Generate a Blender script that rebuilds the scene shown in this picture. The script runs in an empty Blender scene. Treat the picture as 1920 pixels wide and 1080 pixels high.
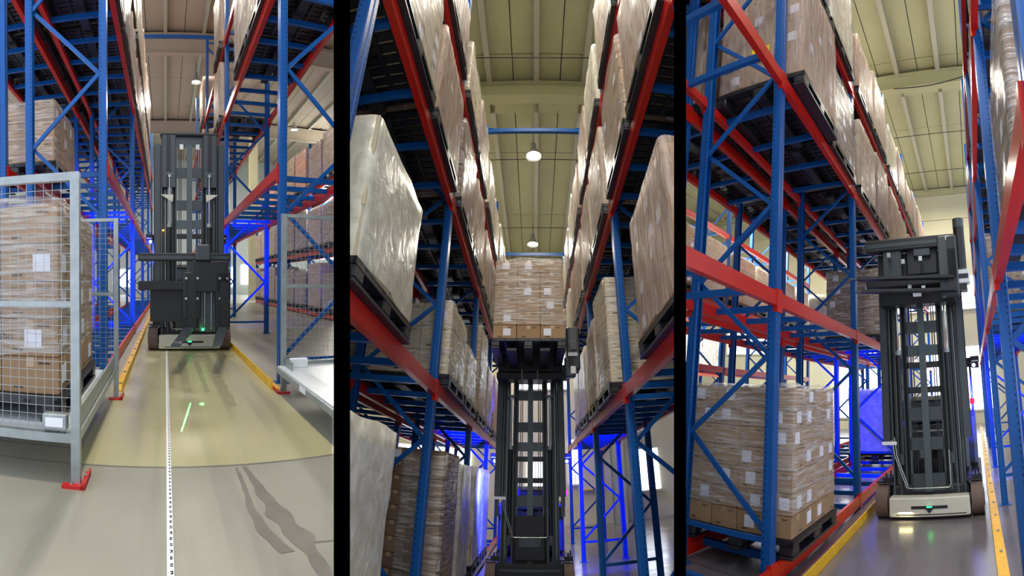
import bpy, bmesh, math, random
from mathutils import Matrix, Vector, noise
R = math.radians
PI = math.pi
random.seed(7)
scene = bpy.context.scene
COL = scene.collection

# ------------------------------------------------------------------ camera, world, lights, exposure
# Three warehouse aisles fan out from one standpoint; a cylindrical panorama lens looks down all three.
F = 830.0
cam = bpy.data.cameras.new('camera')
cam.type = 'PANO'
cam.panorama_type = 'CENTRAL_CYLINDRICAL'
cam.central_cylindrical_range_u_min = -960 / F
cam.central_cylindrical_range_u_max = 960 / F
cam.central_cylindrical_range_v_min = -540 / F
cam.central_cylindrical_range_v_max = 540 / F
cam.central_cylindrical_radius = 1.0
cam.clip_start = 0.05
cam.clip_end = 300
camera = bpy.data.objects.new('camera', cam)
COL.objects.link(camera)
EYE = Vector((0, 0, 1.13))
camera.location = EYE
camera.rotation_euler = (PI / 2, 0, 0)
scene.camera = camera

world = bpy.data.worlds.new('world')
scene.world = world
world.use_nodes = True
bg = world.node_tree.nodes['Background']
bg.inputs['Color'].default_value = (0.80, 0.86, 1.0, 1)
bg.inputs['Strength'].default_value = 1.0

scene.view_settings.view_transform = 'Standard'
scene.view_settings.look = 'None'
scene.view_settings.exposure = 0.75
scene.view_settings.gamma = 1.0
scene.view_settings.use_curve_mapping = False

def rot_zxy(yaw, pitch, roll):
    return Matrix.Rotation(-yaw, 3, 'Z') @ Matrix.Rotation(pitch, 3, 'X') @ Matrix.Rotation(roll, 3, 'Y')

class Aisle:
    """one upright aisle (local x right, y along the aisle, z up) and how it stands in the world"""
    def __init__(s, name, azimuth, yaw, pitch, roll, eye_height, a0, a1):
        q = rot_zxy(R(yaw), R(pitch), R(roll))
        m = (Matrix.Rotation(-azimuth, 3, 'Z') @ q.transposed()).to_4x4()
        s.name = name
        s.M = Matrix.Translation(EYE) @ m @ Matrix.Translation((0, 0, -eye_height))
        s.h = eye_height
        s.a0, s.a1 = a0, a1
        s.items = []

A1 = Aisle('left aisle', (313 - 960) / F, 0.19, -1.0, 0.0, 1.13, (-170 - 960) / F, (626 - 960) / F)
A2 = Aisle('middle aisle', 0.0, -3.296, 23.62, -1.378, 1.5, (656 - 960) / F, (1264 - 960) / F)
A3 = Aisle('right aisle', (1603 - 960) / F, -14.947, 13.462, 1.0945, 1.5, (1286 - 960) / F, (2090 - 960) / F)

LIGHTS = []
def area(A, loc, size, energy, color, name='ceiling_area_light', rot=None, sizey=None, spread=None):
    l = bpy.data.lights.new(name, 'AREA')
    l.energy = energy
    l.color = color
    l.size = size
    if sizey:
        l.shape = 'RECTANGLE'; l.size_y = sizey
    if spread is not None:
        l.spread = spread
    o = bpy.data.objects.new(name, l)
    COL.objects.link(o)
    o.matrix_world = A.M @ Matrix.Translation(loc) @ (rot or Matrix.Identity(4))
    LIGHTS.append(o)
    return o
def spot(A, loc, aim, energy, color, cone=100, radius=0.05, name='blue_safety_light'):
    l = bpy.data.lights.new(name, 'SPOT')
    l.energy = energy; l.color = color; l.shadow_soft_size = radius
    l.spot_size = R(cone); l.spot_blend = 0.3
    o = bpy.data.objects.new(name, l)
    COL.objects.link(o)
    q = (Vector(aim) - Vector(loc)).to_track_quat('-Z', 'Y').to_matrix().to_4x4()
    o.matrix_world = A.M @ Matrix.Translation(loc) @ q
    return o

WARM = (1.0, 0.93, 0.80)
COOL = (0.86, 0.92, 1.0)
# area lights under each ceiling: hanging lamps plus extra ones added for unseen lamps
for y, e in ((1.5, 280), (7.0, 75), (14.0, 190), (22.0, 520)):
    area(A1, (0.4, y, 10.0), 1.0, e, WARM)
area(A1, (8.5, 14, 9.6), 2.0, 800, WARM)
area(A1, (10, 26, 9.6), 2.0, 1100, COOL)
for y, e in ((0.5, 110), (5.0, 80), (10.6, 85), (15.5, 180)):
    area(A2, (0.0, y, 10.0), 0.9, e, WARM)
area(A2, (6.0, 11, 9.6), 2.0, 700, COOL)
area(A2, (-6.0, 11, 9.6), 2.0, 500, WARM)
for y, e in ((1.0, 110), (6.0, 80), (11.0, 90), (16.5, 170)):
    area(A3, (-0.7, y, 10.0), 0.9, e, WARM)
area(A3, (-7, 10, 9.6), 2.0, 700, WARM)
# blue safety lights that the trucks throw on the racks beside them
BLUE = (0.02, 0.03, 1.0)
spot(A1, (-0.25, 7.9, 1.6), (-1.2, 9.4, 1.7), 420, BLUE)
spot(A1, (0.98, 8.0, 1.6), (1.6, 9.3, 1.7), 260, BLUE, 80)
spot(A2, (-0.62, 7.9, 1.5), (-1.4, 9.2, 1.3), 700, BLUE, 110)
spot(A2, (0.55, 7.9, 1.5), (1.1, 9.6, 1.2), 500, BLUE, 90)
spot(A3, (-1.20, 6.6, 1.4), (-2.1, 8.8, .9), 600, BLUE, 75)
spot(A3, (-0.1, 6.6, 1.4), (0.45, 8.0, 1.3), 450, BLUE, 100)
# green laser line thrown on the floor in front of the left truck
LR = Matrix.Rotation(R(-8.3), 4, 'Z')
area(A1, (0.175, 3.66, 1.0), 0.008, 0.5, (0.05, 1, 0.2), 'laser_line', LR, 0.75, R(0.4))
area(A1, (0.33, 4.0, 1.0), 0.03, 0.10, (0.05, 1, 0.2), 'laser_line', LR, 0.06, R(1.5))
# warm work light under the right truck
area(A3, (-0.95, 5.75, 0.10), 0.16, 1.2, (1, 0.85, 0.4), 'under_light')

# ------------------------------------------------------------------ materials
MATS = {}
def lin(c):
    return tuple(((v / 255) / 12.92 if v / 255 <= 0.04045 else ((v / 255 + 0.055) / 1.055) ** 2.4) for v in c) + (1,)
def mat(name, rgb, rough=0.5, metal=0.0, spec=0.5, var=0.0, scale=8.0, bump=0.0, rnd=0.0, emis=None, coat=0.0, stretch=(1, 1, 1)):
    m = bpy.data.materials.new(name); m.use_nodes = True
    nt = m.node_tree; b = nt.nodes['Principled BSDF']
    b.inputs['Base Color'].default_value = lin(rgb)
    b.inputs['Roughness'].default_value = rough
    b.inputs['Metallic'].default_value = metal
    b.inputs['Specular IOR Level'].default_value = spec
    b.inputs['Coat Weight'].default_value = coat
    if var or bump:
        tc = nt.nodes.new('ShaderNodeTexCoord'); mp = nt.nodes.new('ShaderNodeMapping')
        mp.inputs['Scale'].default_value = stretch
        nt.links.new(tc.outputs['Object'], mp.inputs['Vector'])
        n = nt.nodes.new('ShaderNodeTexNoise'); n.inputs['Scale'].default_value = scale; n.inputs['Detail'].default_value = 6
        nt.links.new(mp.outputs['Vector'], n.inputs['Vector'])
    last = None
    if var:
        mr = nt.nodes.new('ShaderNodeMapRange')
        mr.inputs['From Min'].default_value = 0.3; mr.inputs['From Max'].default_value = 0.7
        mr.inputs['To Min'].default_value = 1 - var; mr.inputs['To Max'].default_value = 1 + var
        nt.links.new(n.outputs['Fac'], mr.inputs['Value'])
        last = mr.outputs['Result']
    if rnd:
        oi = nt.nodes.new('ShaderNodeObjectInfo'); m2 = nt.nodes.new('ShaderNodeMapRange')
        m2.inputs['To Min'].default_value = 1 - rnd; m2.inputs['To Max'].default_value = 1 + rnd
        nt.links.new(oi.outputs['Random'], m2.inputs['Value'])
        if last:
            mm = nt.nodes.new('ShaderNodeMath'); mm.operation = 'MULTIPLY'
            nt.links.new(last, mm.inputs[0]); nt.links.new(m2.outputs['Result'], mm.inputs[1]); last = mm.outputs[0]
        else:
            last = m2.outputs['Result']
    if last:
        vm = nt.nodes.new('ShaderNodeVectorMath'); vm.operation = 'SCALE'
        vm.inputs[0].default_value = lin(rgb)[:3]
        nt.links.new(last, vm.inputs['Scale']); nt.links.new(vm.outputs['Vector'], b.inputs['Base Color'])
    if bump:
        bp = nt.nodes.new('ShaderNodeBump'); bp.inputs['Strength'].default_value = bump; bp.inputs['Distance'].default_value = 0.01
        nt.links.new(n.outputs['Fac'], bp.inputs['Height']); nt.links.new(bp.outputs['Normal'], b.inputs['Normal'])
    if emis:
        b.inputs['Emission Color'].default_value = lin(rgb); b.inputs['Emission Strength'].default_value = emis
    MATS[name] = m
    return m
mat('blue_paint', (3, 78, 150), 0.36, spec=0.35, var=0.08, scale=5)
mat('red_paint', (184, 26, 16), 0.34, spec=0.4, var=0.08, scale=5)
mat('orange_paint', (222, 84, 30), 0.4)
mat('yellow_paint', (226, 176, 22), 0.45, var=0.12, scale=9)
mat('galvanised', (158, 166, 166), 0.42, metal=0.55, var=0.12, scale=14)
mat('black_plastic', (30, 31, 38), 0.38, spec=0.6, var=0.25, scale=6)
mat('hole_dark', (4, 10, 30), 0.9)
mat('truck_grey', (58, 67, 72), 0.36, spec=0.55, var=0.06, scale=6)
mat('truck_dark', (27, 30, 35), 0.45)
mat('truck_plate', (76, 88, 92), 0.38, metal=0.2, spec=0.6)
mat('chrome', (200, 204, 208), 0.14, metal=1.0)
mat('off_white', (205, 203, 188), 0.45, var=0.05)
mat('pure_white', (235, 237, 240), 0.5)
mat('tyre', (102, 84, 76), 0.7, var=0.08, scale=20)
mat('cardboard', (158, 127, 94), 0.78, var=0.08, scale=4, rnd=0.12, bump=0.05)
mat('cardboard_pale', (190, 176, 148), 0.78, var=0.06, scale=4, rnd=0.07)
mat('cardboard_orange', (196, 132, 92), 0.78, var=0.08, scale=4, rnd=0.12)
mat('cardboard_dark', (120, 98, 80), 0.8, var=0.08, scale=4, rnd=0.12)
mat('packing_tape', (176, 148, 112), 0.25, spec=0.7)
mat('print_ink', (70, 56, 46), 0.8)
mat('marker_ink', (22, 20, 22), 0.7)
mat('label_paper', (224, 226, 238), 0.6)
mat('yellow_paper', (236, 206, 20), 0.6)
mat('red_sign', (196, 30, 26), 0.5)
mat('wall_cream', (196, 190, 158), 0.85, var=0.03, scale=1.5)
mat('wall_grey', (176, 180, 172), 0.85, var=0.03, scale=1.5)
mat('ceiling_sheet', (176, 174, 134), 0.55, spec=0.4, var=0.04, scale=1.2)
mat('ceiling_warm', (176, 158, 138), 0.5, spec=0.4, var=0.04, scale=1.2)
mat('ceiling_steel', (176, 172, 150), 0.4, spec=0.4)
mat('bright_steel', (196, 200, 196), 0.25, metal=0.7)
mat('dark_cable', (28, 27, 28), 0.7)
mat('partition_black', (0, 0, 0), 1.0, spec=0.0)
mat('window_light', (240, 246, 255), 0.5, emis=2.2)
mat('lamp_glow', (255, 248, 225), 0.5, emis=22.0)
mat('head_lamp', (200, 215, 225), 0.3, emis=0.8)
mat('green_led', (30, 255, 110), 0.4, emis=8.0)
mat('amber_led', (255, 170, 30), 0.4, emis=8.0)
mat('red_led', (255, 20, 60), 0.4, emis=1.5)
mat('blue_led', (20, 30, 255), 0.4, emis=12.0)
mat('white_panel', (206, 212, 214), 0.35, spec=0.5)

def film_mat(name, lo, hi, rgb, sc=(2, 2, 22), rough=0.2):
    m = bpy.data.materials.new(name); m.use_nodes = True
    nt = m.node_tree; b = nt.nodes['Principled BSDF']
    b.inputs['Base Color'].default_value = lin(rgb)
    b.inputs['Roughness'].default_value = rough
    b.inputs['Specular IOR Level'].default_value = 0.6
    tc = nt.nodes.new('ShaderNodeTexCoord'); mp = nt.nodes.new('ShaderNodeMapping')
    mp.inputs['Scale'].default_value = sc
    nt.links.new(tc.outputs['Object'], mp.inputs['Vector'])
    n = nt.nodes.new('ShaderNodeTexNoise'); n.inputs['Scale'].default_value = 2.2; n.inputs['Detail'].default_value = 5
    n.inputs['Distortion'].default_value = 0.6
    nt.links.new(mp.outputs['Vector'], n.inputs['Vector'])
    mr = nt.nodes.new('ShaderNodeMapRange')
    mr.inputs['From Min'].default_value = 0.42; mr.inputs['From Max'].default_value = 0.72
    mr.inputs['To Min'].default_value = lo; mr.inputs['To Max'].default_value = hi
    nt.links.new(n.outputs['Fac'], mr.inputs['Value'])
    nt.links.new(mr.outputs['Result'], b.inputs['Alpha'])
    bp = nt.nodes.new('ShaderNodeBump'); bp.inputs['Strength'].default_value = 0.6; bp.inputs['Distance'].default_value = 0.02
    nt.links.new(n.outputs['Fac'], bp.inputs['Height']); nt.links.new(bp.outputs['Normal'], b.inputs['Normal'])
    MATS[name] = m
film_mat('film_clear', 0.10, 0.62, (226, 224, 222))
film_mat('film_milky', 0.30, 0.72, (202, 182, 172), sc=(9, 9, 1.2), rough=0.5)
film_mat('film_white', 0.58, 0.92, (226, 223, 208), sc=(4, 4, 3), rough=0.3)

def perforated():
    """blue post paint with two columns of punched slots on the aisle face"""
    m = MATS['blue_paint'].copy(); m.name = 'blue_perforated'
    nt = m.node_tree; b = nt.nodes['Principled BSDF']
    src = b.inputs['Base Color'].links[0].from_socket
    tc = nt.nodes.new('ShaderNodeTexCoord'); sp = nt.nodes.new('ShaderNodeSeparateXYZ')
    nt.links.new(tc.outputs['Object'], sp.inputs[0])
    def math_(op, a, bb=None, v=None):
        n = nt.nodes.new('ShaderNodeMath'); n.operation = op
        nt.links.new(a, n.inputs[0])
        if bb is not None: nt.links.new(bb, n.inputs[1])
        if v is not None: n.inputs[1].default_value = v
        return n.outputs[0]
    zf = math_('FRACT', math_('MULTIPLY', sp.outputs['Z'], v=20.0))
    zin = math_('LESS_THAN', math_('ABSOLUTE', math_('SUBTRACT', zf, v=0.5)), v=0.22)
    ya = math_('ABSOLUTE', math_('SUBTRACT', math_('ABSOLUTE', sp.outputs['Y']), v=0.029))
    yin = math_('LESS_THAN', ya, v=0.006)
    xin = math_('LESS_THAN', math_('ABSOLUTE', sp.outputs['X']), v=0.004)
    # second pair of slots on the side flanges
    xa = math_('LESS_THAN', math_('ABSOLUTE', math_('SUBTRACT', math_('ABSOLUTE', sp.outputs['X']), v=0.066)), v=0.005)
    f = math_('MULTIPLY', zin, math_('MAXIMUM', math_('MULTIPLY', yin, xin), xa))
    mx = nt.nodes.new('ShaderNodeMix'); mx.data_type = 'RGBA'
    nt.links.new(f, mx.inputs['Factor']); nt.links.new(src, mx.inputs['A'])
    mx.inputs['B'].default_value = lin((3, 22, 66))
    nt.links.new(mx.outputs['Result'], b.inputs['Base Color'])
    MATS['blue_perforated'] = m
perforated()

def floor_mat(name, rgb, rough, spots=0.12):
    m = mat(name, rgb, rough, spec=0.55, var=spots, scale=0.9)
    nt = m.node_tree; b = nt.nodes['Principled BSDF']
    src = b.inputs['Base Color'].links[0].from_socket
    tc = nt.nodes.new('ShaderNodeTexCoord')
    mp = nt.nodes.new('ShaderNodeMapping'); mp.inputs['Scale'].default_value = (5.0, 0.35, 1)
    nt.links.new(tc.outputs['Object'], mp.inputs['Vector'])
    n = nt.nodes.new('ShaderNodeTexNoise'); n.inputs['Scale'].default_value = 1.0; n.inputs['Detail'].default_value = 8
    nt.links.new(mp.outputs['Vector'], n.inputs['Vector'])
    mr = nt.nodes.new('ShaderNodeMapRange'); mr.inputs['From Min'].default_value = 0.35; mr.inputs['From Max'].default_value = 0.5
    mr.inputs['To Min'].default_value = 0.78; mr.inputs['To Max'].default_value = 1.0
    nt.links.new(n.outputs['Fac'], mr.inputs['Value'])
    vm = nt.nodes.new('ShaderNodeVectorMath'); vm.operation = 'SCALE'
    nt.links.new(src, vm.inputs[0]); nt.links.new(mr.outputs['Result'], vm.inputs['Scale'])
    nt.links.new(vm.outputs['Vector'], b.inputs['Base Color'])
    n2 = nt.nodes.new('ShaderNodeTexNoise'); n2.inputs['Scale'].default_value = 2.5; n2.inputs['Detail'].default_value = 4
    nt.links.new(tc.outputs['Object'], n2.inputs['Vector'])
    m3 = nt.nodes.new('ShaderNodeMapRange'); m3.inputs['To Min'].default_value = rough - 0.1; m3.inputs['To Max'].default_value = rough + 0.15
    nt.links.new(n2.outputs['Fac'], m3.inputs['Value']); nt.links.new(m3.outputs['Result'], b.inputs['Roughness'])
    return m
floor_mat('concrete', (148, 145, 130), 0.42)
floor_mat('zone_paint', (176, 170, 130), 0.30, 0.05)
floor_mat('concrete_gloss', (112, 106, 109), 0.2)

# ------------------------------------------------------------------ mesh builder
class MB:
    def __init__(s): s.v = []; s.f = []; s.m = []; s.names = []; s.smooth = []
    def mi(s, name):
        if name not in s.names: s.names.append(name)
        return s.names.index(name)
    def add(s, vs, fs, m, smooth=False):
        o = len(s.v); s.v += [tuple(v) for v in vs]; k = s.mi(m)
        for f in fs: s.f.append([i + o for i in f]); s.m.append(k); s.smooth.append(smooth)
    def box(s, x0, x1, y0, y1, z0, z1, m, rot=None):
        vs = [Vector((x, y, z)) for z in (z0, z1) for y in (y0, y1) for x in (x0, x1)]
        if rot: vs = [rot @ v for v in vs]
        s.add(vs, [(0, 2, 3, 1), (4, 5, 7, 6), (0, 1, 5, 4), (2, 6, 7, 3), (0, 4, 6, 2), (1, 3, 7, 5)], m)
    def bbox(s, x0, x1, y0, y1, z0, z1, m, b=0.01):
        """box with its upright edges and top edge chamfered"""
        def ring(i, z): return [(x0 + i + b, y0 + i, z), (x1 - i - b, y0 + i, z), (x1 - i, y0 + i + b, z), (x1 - i, y1 - i - b, z), (x1 - i - b, y1 - i, z), (x0 + i + b, y1 - i, z), (x0 + i, y1 - i - b, z), (x0 + i, y0 + i + b, z)]
        vs = ring(b, z0) + ring(0, z0 + b) + ring(0, z1 - b) + ring(b, z1)
        fs = [tuple(range(7, -1, -1)), tuple(range(24, 32))]
        for k in range(3):
            for i in range(8):
                j = (i + 1) % 8; fs.append((k * 8 + i, k * 8 + j, k * 8 + 8 + j, k * 8 + 8 + i))
        s.add(vs, fs, m)
    def bar(s, p0, p1, w, h, m, up=(0, 1, 0)):
        p0 = Vector(p0); p1 = Vector(p1); d = (p1 - p0).normalized(); u = Vector(up)
        a = d.cross(u)
        if a.length < 1e-4: a = d.cross(Vector((1, 0, 0)))
        a.normalize(); u = a.cross(d).normalized()
        vs = [p + a * (w / 2 * i) + u * (h / 2 * j) for p in (p0, p1) for i, j in ((-1, -1), (1, -1), (1, 1), (-1, 1))]
        s.add(vs, [(3, 2, 1, 0), (4, 5, 6, 7), (0, 1, 5, 4), (1, 2, 6, 5), (2, 3, 7, 6), (3, 0, 4, 7)], m)
    def cyl(s, p0, p1, r, m, n=12, r1=None, smooth=True):
        p0 = Vector(p0); p1 = Vector(p1); d = (p1 - p0).normalized(); r1 = r if r1 is None else r1
        a = d.orthogonal().normalized(); c = d.cross(a)
        vs = [p + (a * math.cos(2 * PI * i / n) + c * math.sin(2 * PI * i / n)) * q for p, q in ((p0, r), (p1, r1)) for i in range(n)]
        s.add(vs, [(i, (i + 1) % n, n + (i + 1) % n, n + i) for i in range(n)], m, smooth)
        s.add(vs, [tuple(range(n - 1, -1, -1)), tuple(range(n, 2 * n))], m)
    def tube(s, pts, r, m, n=8):
        for a, b in zip(pts, pts[1:]): s.cyl(a, b, r, m, n)
    def prism(s, prof, z0, z1, m):
        n = len(prof)
        vs = [(x, y, z0) for x, y in prof] + [(x, y, z1) for x, y in prof]
        s.add(vs, [tuple(range(n - 1, -1, -1)), tuple(range(n, 2 * n))] + [(i, (i + 1) % n, n + (i + 1) % n, n + i) for i in range(n)], m)
    def mesh(s, name):
        me = bpy.data.meshes.new(name); me.from_pydata(s.v, [], s.f)
        for n in s.names: me.materials.append(MATS[n])
        me.polygons.foreach_set('material_index', s.m)
        me.polygons.foreach_set('use_smooth', s.smooth)
        me.update()
        return me
CACHE = {}
def cached(key, fn, name):
    if key not in CACHE:
        b = MB(); fn(b); CACHE[key] = b.mesh(name)
    return CACHE[key]
def obj(name, me, parent=None, loc=(0, 0, 0), rot=None):
    o = bpy.data.objects.new(name, me)
    COL.objects.link(o)
    if parent: o.parent = parent
    m = Matrix.Translation(loc)
    if rot: m = m @ rot
    o.matrix_basis = m
    return o
def part(name, fn, parent, loc=(0, 0, 0), rot=None, key=None):
    if key is None:
        b = MB(); fn(b); me = b.mesh(name)
    else:
        me = cached(key, fn, name)
    return obj(name, me, parent, loc, rot)
def thing(A, name, label, cat, loc=(0, 0, 0), rz=0, group=None, fn=None, key=None):
    me = None
    if fn: me = cached(key, fn, name) if key else None
    if fn and not key:
        b = MB(); fn(b); me = b.mesh(name)
    o = bpy.data.objects.new(name, me)
    COL.objects.link(o)
    o.matrix_world = A.M @ Matrix.Translation(loc) @ Matrix.Rotation(rz, 4, 'Z')
    o['label'] = label; o['category'] = cat
    if group: o['group'] = group
    A.items.append(o)
    return o
def struct(A, name, fn=None, loc=(0, 0, 0), label=None):
    me = None
    if fn:
        b = MB(); fn(b); me = b.mesh(name)
    o = bpy.data.objects.new(name, me); COL.objects.link(o)
    o.matrix_world = A.M @ Matrix.Translation(loc)
    o['kind'] = 'structure'
    if label: o['label'] = label
    A.items.append(o)
    return o
def text_part(name, body, size, m, parent, loc, rot):
    c = bpy.data.curves.new('text', 'FONT'); c.body = body; c.size = size; c.extrude = 0.0008
    c.align_x = 'CENTER'; c.resolution_u = 2
    t = bpy.data.objects.new('text', c); COL.objects.link(t)
    bpy.context.view_layer.update()
    me = bpy.data.meshes.new_from_object(t)
    me.materials.clear(); me.materials.append(MATS[m])
    bpy.data.objects.remove(t); me.name = name
    return obj(name, me, parent, loc, rot)
ORD = ['nearest', 'second', 'third', 'fourth', 'fifth', 'sixth', 'seventh', 'eighth', 'ninth', 'tenth', 'eleventh', 'twelfth', 'thirteenth', 'fourteenth']
LEVEL_NAME = ['floor level', 'first level', 'second level', 'top level']

# ------------------------------------------------------------------ partitions between the aisles (thick black ends seen edge-on)
def partition(pa, pb, label):
    aa, ab = (pa - 960) / F, (pb - 960) / F
    mid = (aa + ab) / 2; d = 1.5
    w = 2 * d * math.tan((ab - aa) / 2)
    b = MB()
    b.box(-w / 2 - 0.0006, w / 2 + 0.0006, d, d + 0.08, -2.2, 2.2, 'partition_black')
    # the wall widens in step with its distance: a long slab behind its black end post
    me = b.mesh('end_post')
    root = bpy.data.objects.new('wall_partition', None); COL.objects.link(root)
    root.matrix_world = Matrix.Translation(EYE) @ Matrix.Rotation(-mid, 4, 'Z')
    root['kind'] = 'structure'; root['label'] = label
    obj('end_post', me, root)
    b = MB(); b.box(-w / 2 + 0.002, w / 2 - 0.002, d + 0.08, 40, -1.6, 1.6, 'wall_grey')
    # three stacked wall leaves
    b.box(-w / 2 + 0.003, w / 2 - 0.003, d + 0.6, 40, -12, 14, 'wall_grey')
    obj('wall_leaf', b.mesh('wall_leaf'), root)
partition(626, 656, 'black-ended partition between the left and middle aisles')
partition(1264, 1286, 'black-ended partition between the middle and right aisles')

# ------------------------------------------------------------------ pallets and loads
def pallet_deck(L, W, H):
    def fn(b):
        t = 0.022
        n = max(7, int(W / 0.10))
        for i in range(n):                                    # slats across the pallet
            y = -W / 2 + (i + 0.5) * W / n
            b.box(-L / 2, L / 2, y - W / n * 0.36, y + W / n * 0.36, H - t, H, 'black_plastic')
        for k in range(7):
            x = -L / 2 + 0.03 + k * (L - 0.06) / 6
            b.box(x - 0.02, x + 0.02, -W / 2, W / 2, H - t - 0.018, H - t + 0.004, 'black_plastic')
        b.box(-L / 2, L / 2, -W / 2, -W / 2 + 0.02, H - 0.045, H, 'black_plastic')
        b.box(-L / 2, L / 2, W / 2 - 0.02, W / 2, H - 0.045, H, 'black_plastic')
        b.box(-L / 2, -L / 2 + 0.02, -W / 2, W / 2, H - 0.045, H, 'black_plastic')
        b.box(L / 2 - 0.02, L / 2, -W / 2, W / 2, H - 0.045, H, 'black_plastic')
    return fn
def make_pallet(A, cx, y0, z, L, W, label, group=None, H=0.15, full=True):
    t = thing(A, 'pallet', label, 'pallet', (cx, y0 + W / 2, z), 0, group)
    kk = (round(L, 2), round(W, 2), H)
    part('deck', pallet_deck(L, W, H), t, key=('deck',) + kk)
    bw = 0.13
    if full:
        for x in (-L / 2 + bw / 2, 0, L / 2 - bw / 2):
            part('skid', lambda b: b.bbox(-bw / 2, bw / 2, -W / 2, W / 2, 0, 0.025, 'black_plastic', 0.004), t, (x, 0, 0), key=('skid',) + kk)
            for y in (-W / 2 + 0.075, 0, W / 2 - 0.075):
                part('block', lambda b: b.bbox(-bw / 2, bw / 2, -0.072, 0.072, 0.025, H - 0.04, 'black_plastic', 0.012), t, (x, y, 0), key=('block',) + kk)
    else:
        def fn(b):
            for x in (-L / 2 + bw / 2, 0, L / 2 - bw / 2):
                b.box(x - bw / 2, x + bw / 2, -W / 2, W / 2, 0, 0.025, 'black_plastic')
                for y in (-W / 2 + 0.075, 0, W / 2 - 0.075):
                    b.box(x - bw / 2, x + bw / 2, y - 0.072, y + 0.072, 0.025, H - 0.04, 'black_plastic')
        part('base', fn, t, key=('pbase',) + kk)
    return t

def carton_fn(w, d, h, m, rich):
    def fn(b):
        g = 0.003
        b.bbox(-w / 2 + g, w / 2 - g, -d / 2 + g, d / 2 - g, g / 2, h - g, m, 0.004)
        if rich:
            b.box(-0.025, 0.025, -d / 2 + g - 0.0006, -d / 2 + g + 0.002, h * 0.72, h - g, 'packing_tape')
            b.box(-w * 0.30, -w * 0.12, -d / 2 + g - 0.0006, -d / 2 + g + 0.002, h * 0.14, h * 0.2, 'print_ink')
            b.box(w * 0.14, w * 0.34, -d / 2 + g - 0.0006, -d / 2 + g + 0.002, h * 0.80, h * 0.85, 'print_ink')
            for sx in (-1, 1):
                b.box(sx * (w / 2 - g) - 0.001, sx * (w / 2 - g) + 0.001, -0.025, 0.025, h * 0.7, h - g, 'packing_tape')
                b.box(sx * (w / 2 - g) - 0.001, sx * (w / 2 - g) + 0.001, d * 0.1, d * 0.3, h * 0.14, h * 0.2, 'print_ink')
    return fn
def film_fn(L, W, z0, z1, m, seed, taper=0.0, sag=0.012, cap=True, r=0.06):
    def fn(b):
        prof = []
        for cxs, cys, a0 in ((1, 1, 0), (-1, 1, 90), (-1, -1, 180), (1, -1, 270)):
            for k in range(5):
                a = R(a0 + k * 22.5)
                prof.append((cxs * (L / 2 - r) + r * math.cos(a), cys * (W / 2 - r) + r * math.sin(a)))
            nx = ((-1, 1), (-1, -1), (1, -1), (1, 1))[(a0 // 90)]
        # subdivide the straight runs
        pts = []
        n = len(prof)
        for i in range(n):
            p, q = prof[i], prof[(i + 1) % n]
            dd = math.hypot(p[0] - q[0], p[1] - q[1])
            k = max(1, int(dd / 0.13))
            for j in range(k): pts.append((p[0] + (q[0] - p[0]) * j / k, p[1] + (q[1] - p[1]) * j / k))
        n = len(pts); nz = max(6, int((z1 - z0) / 0.12))
        vs = []
        for i in range(nz + 1):
            t = i / nz; z = z0 + (z1 - z0) * t
            for x, y in pts:
                q = noise.noise(Vector((x * 6 + seed, y * 6, z * 5)))
                q2 = noise.noise(Vector((x * 2.5 - seed, y * 2.5, z * 2)))
                s = 1 + q * sag / 0.5 + q2 * sag * 2 - taper * t
                zz = max(0.006, z + (q2 * 0.05 if i in (0, nz) else 0))
                vs.append((x * s, y * s, zz))
        fs = [(i * n + j, i * n + (j + 1) % n, (i + 1) * n + (j + 1) % n, (i + 1) * n + j) for i in range(nz) for j in range(n)]
        if cap:
            o = len(vs)
            for s_, dz in ((0.86, 0.018), (0.45, 0.022)):
                for x, y in pts: vs.append((x * s_, y * s_, z1 + dz + 0.012 * noise.noise(Vector((x * 5, y * 5, seed)))))
            vs.append((0, 0, z1 + 0.02))
            fs += [(nz * n + j, nz * n + (j + 1) % n, o + (j + 1) % n, o + j) for j in range(n)]
            fs += [(o + j, o + (j + 1) % n, o + n + (j + 1) % n, o + n + j) for j in range(n)]
            fs += [(o + n + j, o + n + (j + 1) % n, o + 2 * n) for j in range(n)]
        b.add(vs, fs, m, True)
    return fn
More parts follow.
